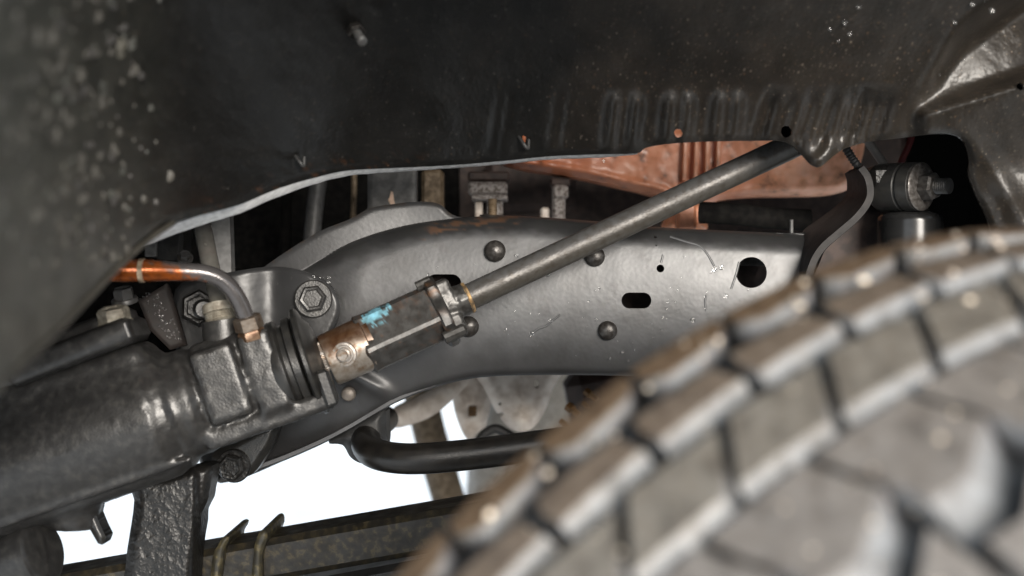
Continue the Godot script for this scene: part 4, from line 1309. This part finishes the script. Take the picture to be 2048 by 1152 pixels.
func tread_block(corners: Array, h: float, top: Color, slope: float) -> ArrayMesh:
	# corners: s, v, s, v ... in metres round and across the tread; v grows towards the outside
	var mb := MB.new()
	var n := corners.size() / 2
	var cs := 0.0
	var cv := 0.0
	for k in n:
		cs += corners[k * 2] / n
		cv += corners[k * 2 + 1] / n
	var at := func(s: float, v: float, r: float) -> Vector3:
		var g := s / T_R
		var rr := r - 0.010 * pow(absf(v) / 0.125, 3.0)
		return Vector3(rr * sin(g), rr * cos(g), v)
	var tones := [Color(0.010, 0.010, 0.0105), Color(0.24, 0.245, 0.255), Color(0.21, 0.207, 0.205), top]  # outer walls painted pale for sky light, slot walls and floors dark for shade
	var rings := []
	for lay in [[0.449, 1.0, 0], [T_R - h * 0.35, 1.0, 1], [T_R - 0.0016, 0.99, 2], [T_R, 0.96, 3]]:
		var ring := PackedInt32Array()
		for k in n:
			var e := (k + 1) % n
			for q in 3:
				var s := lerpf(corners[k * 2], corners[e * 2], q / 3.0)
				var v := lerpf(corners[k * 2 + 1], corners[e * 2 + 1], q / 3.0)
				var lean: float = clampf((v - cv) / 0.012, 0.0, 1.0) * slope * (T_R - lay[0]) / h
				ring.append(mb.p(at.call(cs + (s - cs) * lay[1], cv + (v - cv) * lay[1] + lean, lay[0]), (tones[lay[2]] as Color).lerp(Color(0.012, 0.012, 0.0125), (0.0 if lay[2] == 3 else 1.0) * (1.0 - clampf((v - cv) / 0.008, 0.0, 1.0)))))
		rings.append(ring)
	for k in 3:
		var m: int = rings[k].size()
		for j in m:
			mb.quad(rings[k][j], rings[k][(j + 1) % m], rings[k + 1][(j + 1) % m], rings[k + 1][j])
	var cc := mb.p(at.call(cs, cv, T_R), tones[3])
	for j in rings[3].size():
		mb.tri(cc, rings[3][j], rings[3][(j + 1) % rings[3].size()])
	return commit(mb, 24.0)


func tyre() -> void:
	var ph := 0.585
	var cm := -0.396
	var f := Vector3(-cos(ph), 0, sin(ph))
	var ax := Vector3(sin(ph) * cos(cm), sin(cm), cos(ph) * cos(cm))
	var u := f.cross(ax)
	if u.y < 0.0:
		u = -u
	var o := Node3D.new()
	o.name = "tyre"
	add_child(o)
	# local axes: x forward, y up, z across towards the outside
	o.transform = Transform3D(Basis(f, u, ax), T_C)
	o.set_meta("label", "big knobbly off-road tyre dusted brown, close to the lens in front of the frame rail")
	o.set_meta("category", "tyre")
	var local := func(called: String, mesh: Mesh, m: Material, turn: float, n: int) -> void:
		var q := MeshInstance3D.new()
		q.name = called if n == 0 else "%s_%03d" % [called, n]
		q.mesh = mesh
		q.material_override = m
		q.rotation.z = turn
		o.add_child(q, true)
	var dusty := func(_t, _g): return Color(0.011, 0.0105, 0.010)  # near-black tint stands for the shade in the tread grooves
	local.call("carcass", turned(Vector3.ZERO, Vector3(0, 0, 1), [-0.095, 0.235, -0.118, 0.25, -0.140, 0.31, -0.146, 0.36, -0.138, 0.41, -0.132, 0.430, -0.122, 0.442, -0.108, 0.447, -0.08, 0.448, -0.03, 0.450, 0.03, 0.450, 0.08, 0.448, 0.122, 0.444, 0.138, 0.41, 0.146, 0.36, 0.140, 0.31, 0.118, 0.25, 0.095, 0.235], 120, 60.0, dusty), M.tyre_rubber, 0.0, 0)
	local.call("rim", turned(Vector3.ZERO, Vector3(0, 0, 1), [-0.11, 0.245, -0.10, 0.232, -0.05, 0.21, 0.03, 0.21, 0.05, 0.12, 0.06, 0.05, 0.06, 0.0, 0.065, 0.05, 0.055, 0.125, 0.035, 0.215, 0.10, 0.235, 0.11, 0.245], 60, 30.0), M.dull_plate, 0.0, 0)
	var pitch := TAU / 52.0
	# corners as shares of one pitch and metres across; rows from the inner shoulder outwards
	var rows := [
		[[0.02, -0.124, 0.97, -0.124, 0.97, -0.112, 0.78, -0.104, 0.20, -0.108, 0.02, -0.115], "shoulder_lug", Color(0.105, 0.068, 0.043), 0.005],
		[[0.52, -0.090, 1.33, -0.092, 1.38, -0.082, 1.33, -0.071, 0.46, -0.073], "tread_block", Color(0.11, 0.085, 0.066), 0.009],
		[[0.96, -0.056, 1.82, -0.059, 2.04, -0.041, 2.24, -0.025, 1.38, -0.024, 1.16, -0.039], "tread_block", Color(0.135, 0.115, 0.097), 0.009],
		[[0.78, -0.015, 1.71, -0.015, 1.63, 0.004, 1.49, 0.020, 1.47, 0.034, 1.12, 0.035, 0.58, 0.016], "tread_block", Color(0.14, 0.125, 0.108), 0.018],
		[[0.62, 0.042, 1.14, 0.062, 1.48, 0.060, 1.50, 0.082, 0.60, 0.084], "tread_block", Color(0.165, 0.15, 0.13), 0.01],
		[[0.62, 0.094, 1.46, 0.092, 1.40, 0.132, 0.62, 0.132], "shoulder_lug", Color(0.14, 0.12, 0.1), 0.008],
	]
	var rng := RandomNumberGenerator.new()
	rng.seed = 77
	var grit := MB.new()
	for k in 150:
		var ga := rng.randf_range(0.1, 1.1)
		var va := rng.randf_range(-0.12, 0.1)
		var n := Vector3(sin(ga), cos(ga), 0)
		drop(grit, n * (T_R - 0.010 * pow(absf(va) / 0.125, 3.0)) + Vector3(0, 0, va), n, 0.0006 + 0.0018 * pow(rng.randf(), 3.0), 0.5, rng, Color(0.75, 0.62, 0.48) * rng.randf_range(0.4, 1.2))
	local.call("dried_mud", commit(grit, 60.0), M.plain_tint, 0.0, 0)
	(o.find_child("dried_mud", false, false) as Node3D).set_meta("kind", "stuff")
	var count := {}
	for row in rows:
		var flat := []
		for q in row[0].size():
			flat.append(row[0][q] * (pitch * T_R if q % 2 == 0 else 1.0))
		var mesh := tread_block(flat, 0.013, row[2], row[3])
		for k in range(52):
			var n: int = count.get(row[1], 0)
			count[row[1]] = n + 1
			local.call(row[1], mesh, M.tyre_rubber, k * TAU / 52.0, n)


# ---------------------------------------------------------------- water
func drop(mb: MB, c: Vector3, n: Vector3, r: float, flat: float, rng: RandomNumberGenerator, col := Color.WHITE) -> void:
	var u := n.cross(Vector3(0.3, 1, 0.1)).normalized()
	var w := n.cross(u)
	var sy := rng.randf_range(0.85, 1.25)
	var rows := []
	for k in 6:
		var a := PI * 0.5 * k / 5.0
		var ring := PackedInt32Array()
		for j in 12:
			var g := TAU * j / 12
			ring.append(mb.p(c + (u * cos(g) + w * sin(g) * sy) * r * cos(a) + n * r * flat * sin(a), col))
		rows.append(ring)
	for k in 5:
		for j in 12:
			mb.quad(rows[k][j], rows[k][(j + 1) % 12], rows[k + 1][(j + 1) % 12], rows[k + 1][j])
	var cc := mb.p(c, col)
	for j in 12:
		mb.tri(cc, rows[0][(j + 1) % 12], rows[0][j])


func water() -> void:
	var rng := RandomNumberGenerator.new()
	rng.seed = 9
	var mb := MB.new()
	var spots := []
	# loose beads on the rail: x, y, spread x, spread y, count
	for q in [[1060, 640, 70, 60, 30], [1160, 600, 50, 60, 16], [1230, 700, 50, 25, 14], [1345, 610, 14, 55, 22], [1330, 650, 30, 20, 16], [1412, 605, 5, 25, 12], [1290, 700, 40, 30, 14], [1400, 530, 60, 40, 8], [880, 560, 60, 50, 6], [1000, 560, 60, 60, 8]]:
		for k in int(q[4] * 0.4):
			spots.append([q[0] + rng.randfn() * q[2] * 0.6, q[1] + rng.randfn() * q[3] * 0.6, 0.0003, pow(rng.randf(), 2.0) * 2.6 + 1.2])
	for q in [[1064, 668, 7], [1100, 640, 4], [1430, 538, 7], [1444, 534, 6.5], [1452, 592, 6], [1386, 640, 7], [1096, 549, 6], [1034, 510, 5], [1178, 602, 3.5]]:
		spots.append([q[0], q[1], 0.0003, q[2]])
	for s in spots:
		drop(mb, P(s[0], s[1], s[2]), Vector3(0, 0, 1), R(s[3] * 0.72), 0.2, rng)
	var rail_o := find_child("frame_rail", false, false) as Node3D
	var wd := part(rail_o, "water_beads", commit(mb, 60.0), M.water)
	wd.set_meta("kind", "stuff")
	mb = MB.new()
	for q in [[1718, 12, 9], [1690, 45, 8], [1660, 58, 6], [1700, 68, 8], [1677, 83, 5], [1910, 45, 7], [1945, 8, 9], [1985, 22, 10], [1968, 90, 4], [1930, 120, 3], [1880, 150, 3], [1208, 322, 5]]:
		drop(mb, P(q[0], q[1], apron_z(q[0], q[1]) + 0.001), Vector3(0.1, 0.1, 1).normalized(), R(q[2] * 0.65, 0.2), 0.4, rng)
	wd = part(find_child("wheel_house", false, false) as Node3D, "water_beads", commit(mb, 60.0), M.water)
	wd.set_meta("kind", "stuff")
	mb = MB.new()
	for k in 90:
		var x := 470.0 + rng.randf() * 190.0
		var y := 545.0 + rng.randf() * 130.0
		if Vector2(x, y).distance_to(Vector2(627, 598)) < 40.0 or (x > 600.0 and y < 555.0):
			continue
		drop(mb, P(x, y, 0.0165 - 0.012 * exp(-pow((x - 545.0) / 42.0, 2.0))), Vector3(0, 0, 1), R(pow(rng.randf(), 2.0) * 3.6 + 1.4), 0.55, rng)
	wd = part(find_child("gear_bracket", false, false) as Node3D, "water_beads", commit(mb, 60.0), M.water)
	wd.set_meta("kind", "stuff")
	mb = MB.new()
	for k in 60:
		var s := rng.randf()
		var x := 290.0 + s * 60.0 + rng.randf_range(-14, 18)
		var y := 585.0 + s * 95.0 + rng.randf_range(-10, 10)
		drop(mb, P(x, y, 0.0502 - (x - 276.0) * 0.0002), Vector3(0, 0, 1), R(2.2), 0.7, rng)
	wd = part(find_child("brown_wet_strip", false, false) as Node3D, "water_beads", commit(mb, 60.0), M.water)
	wd.set_meta("kind", "stuff")
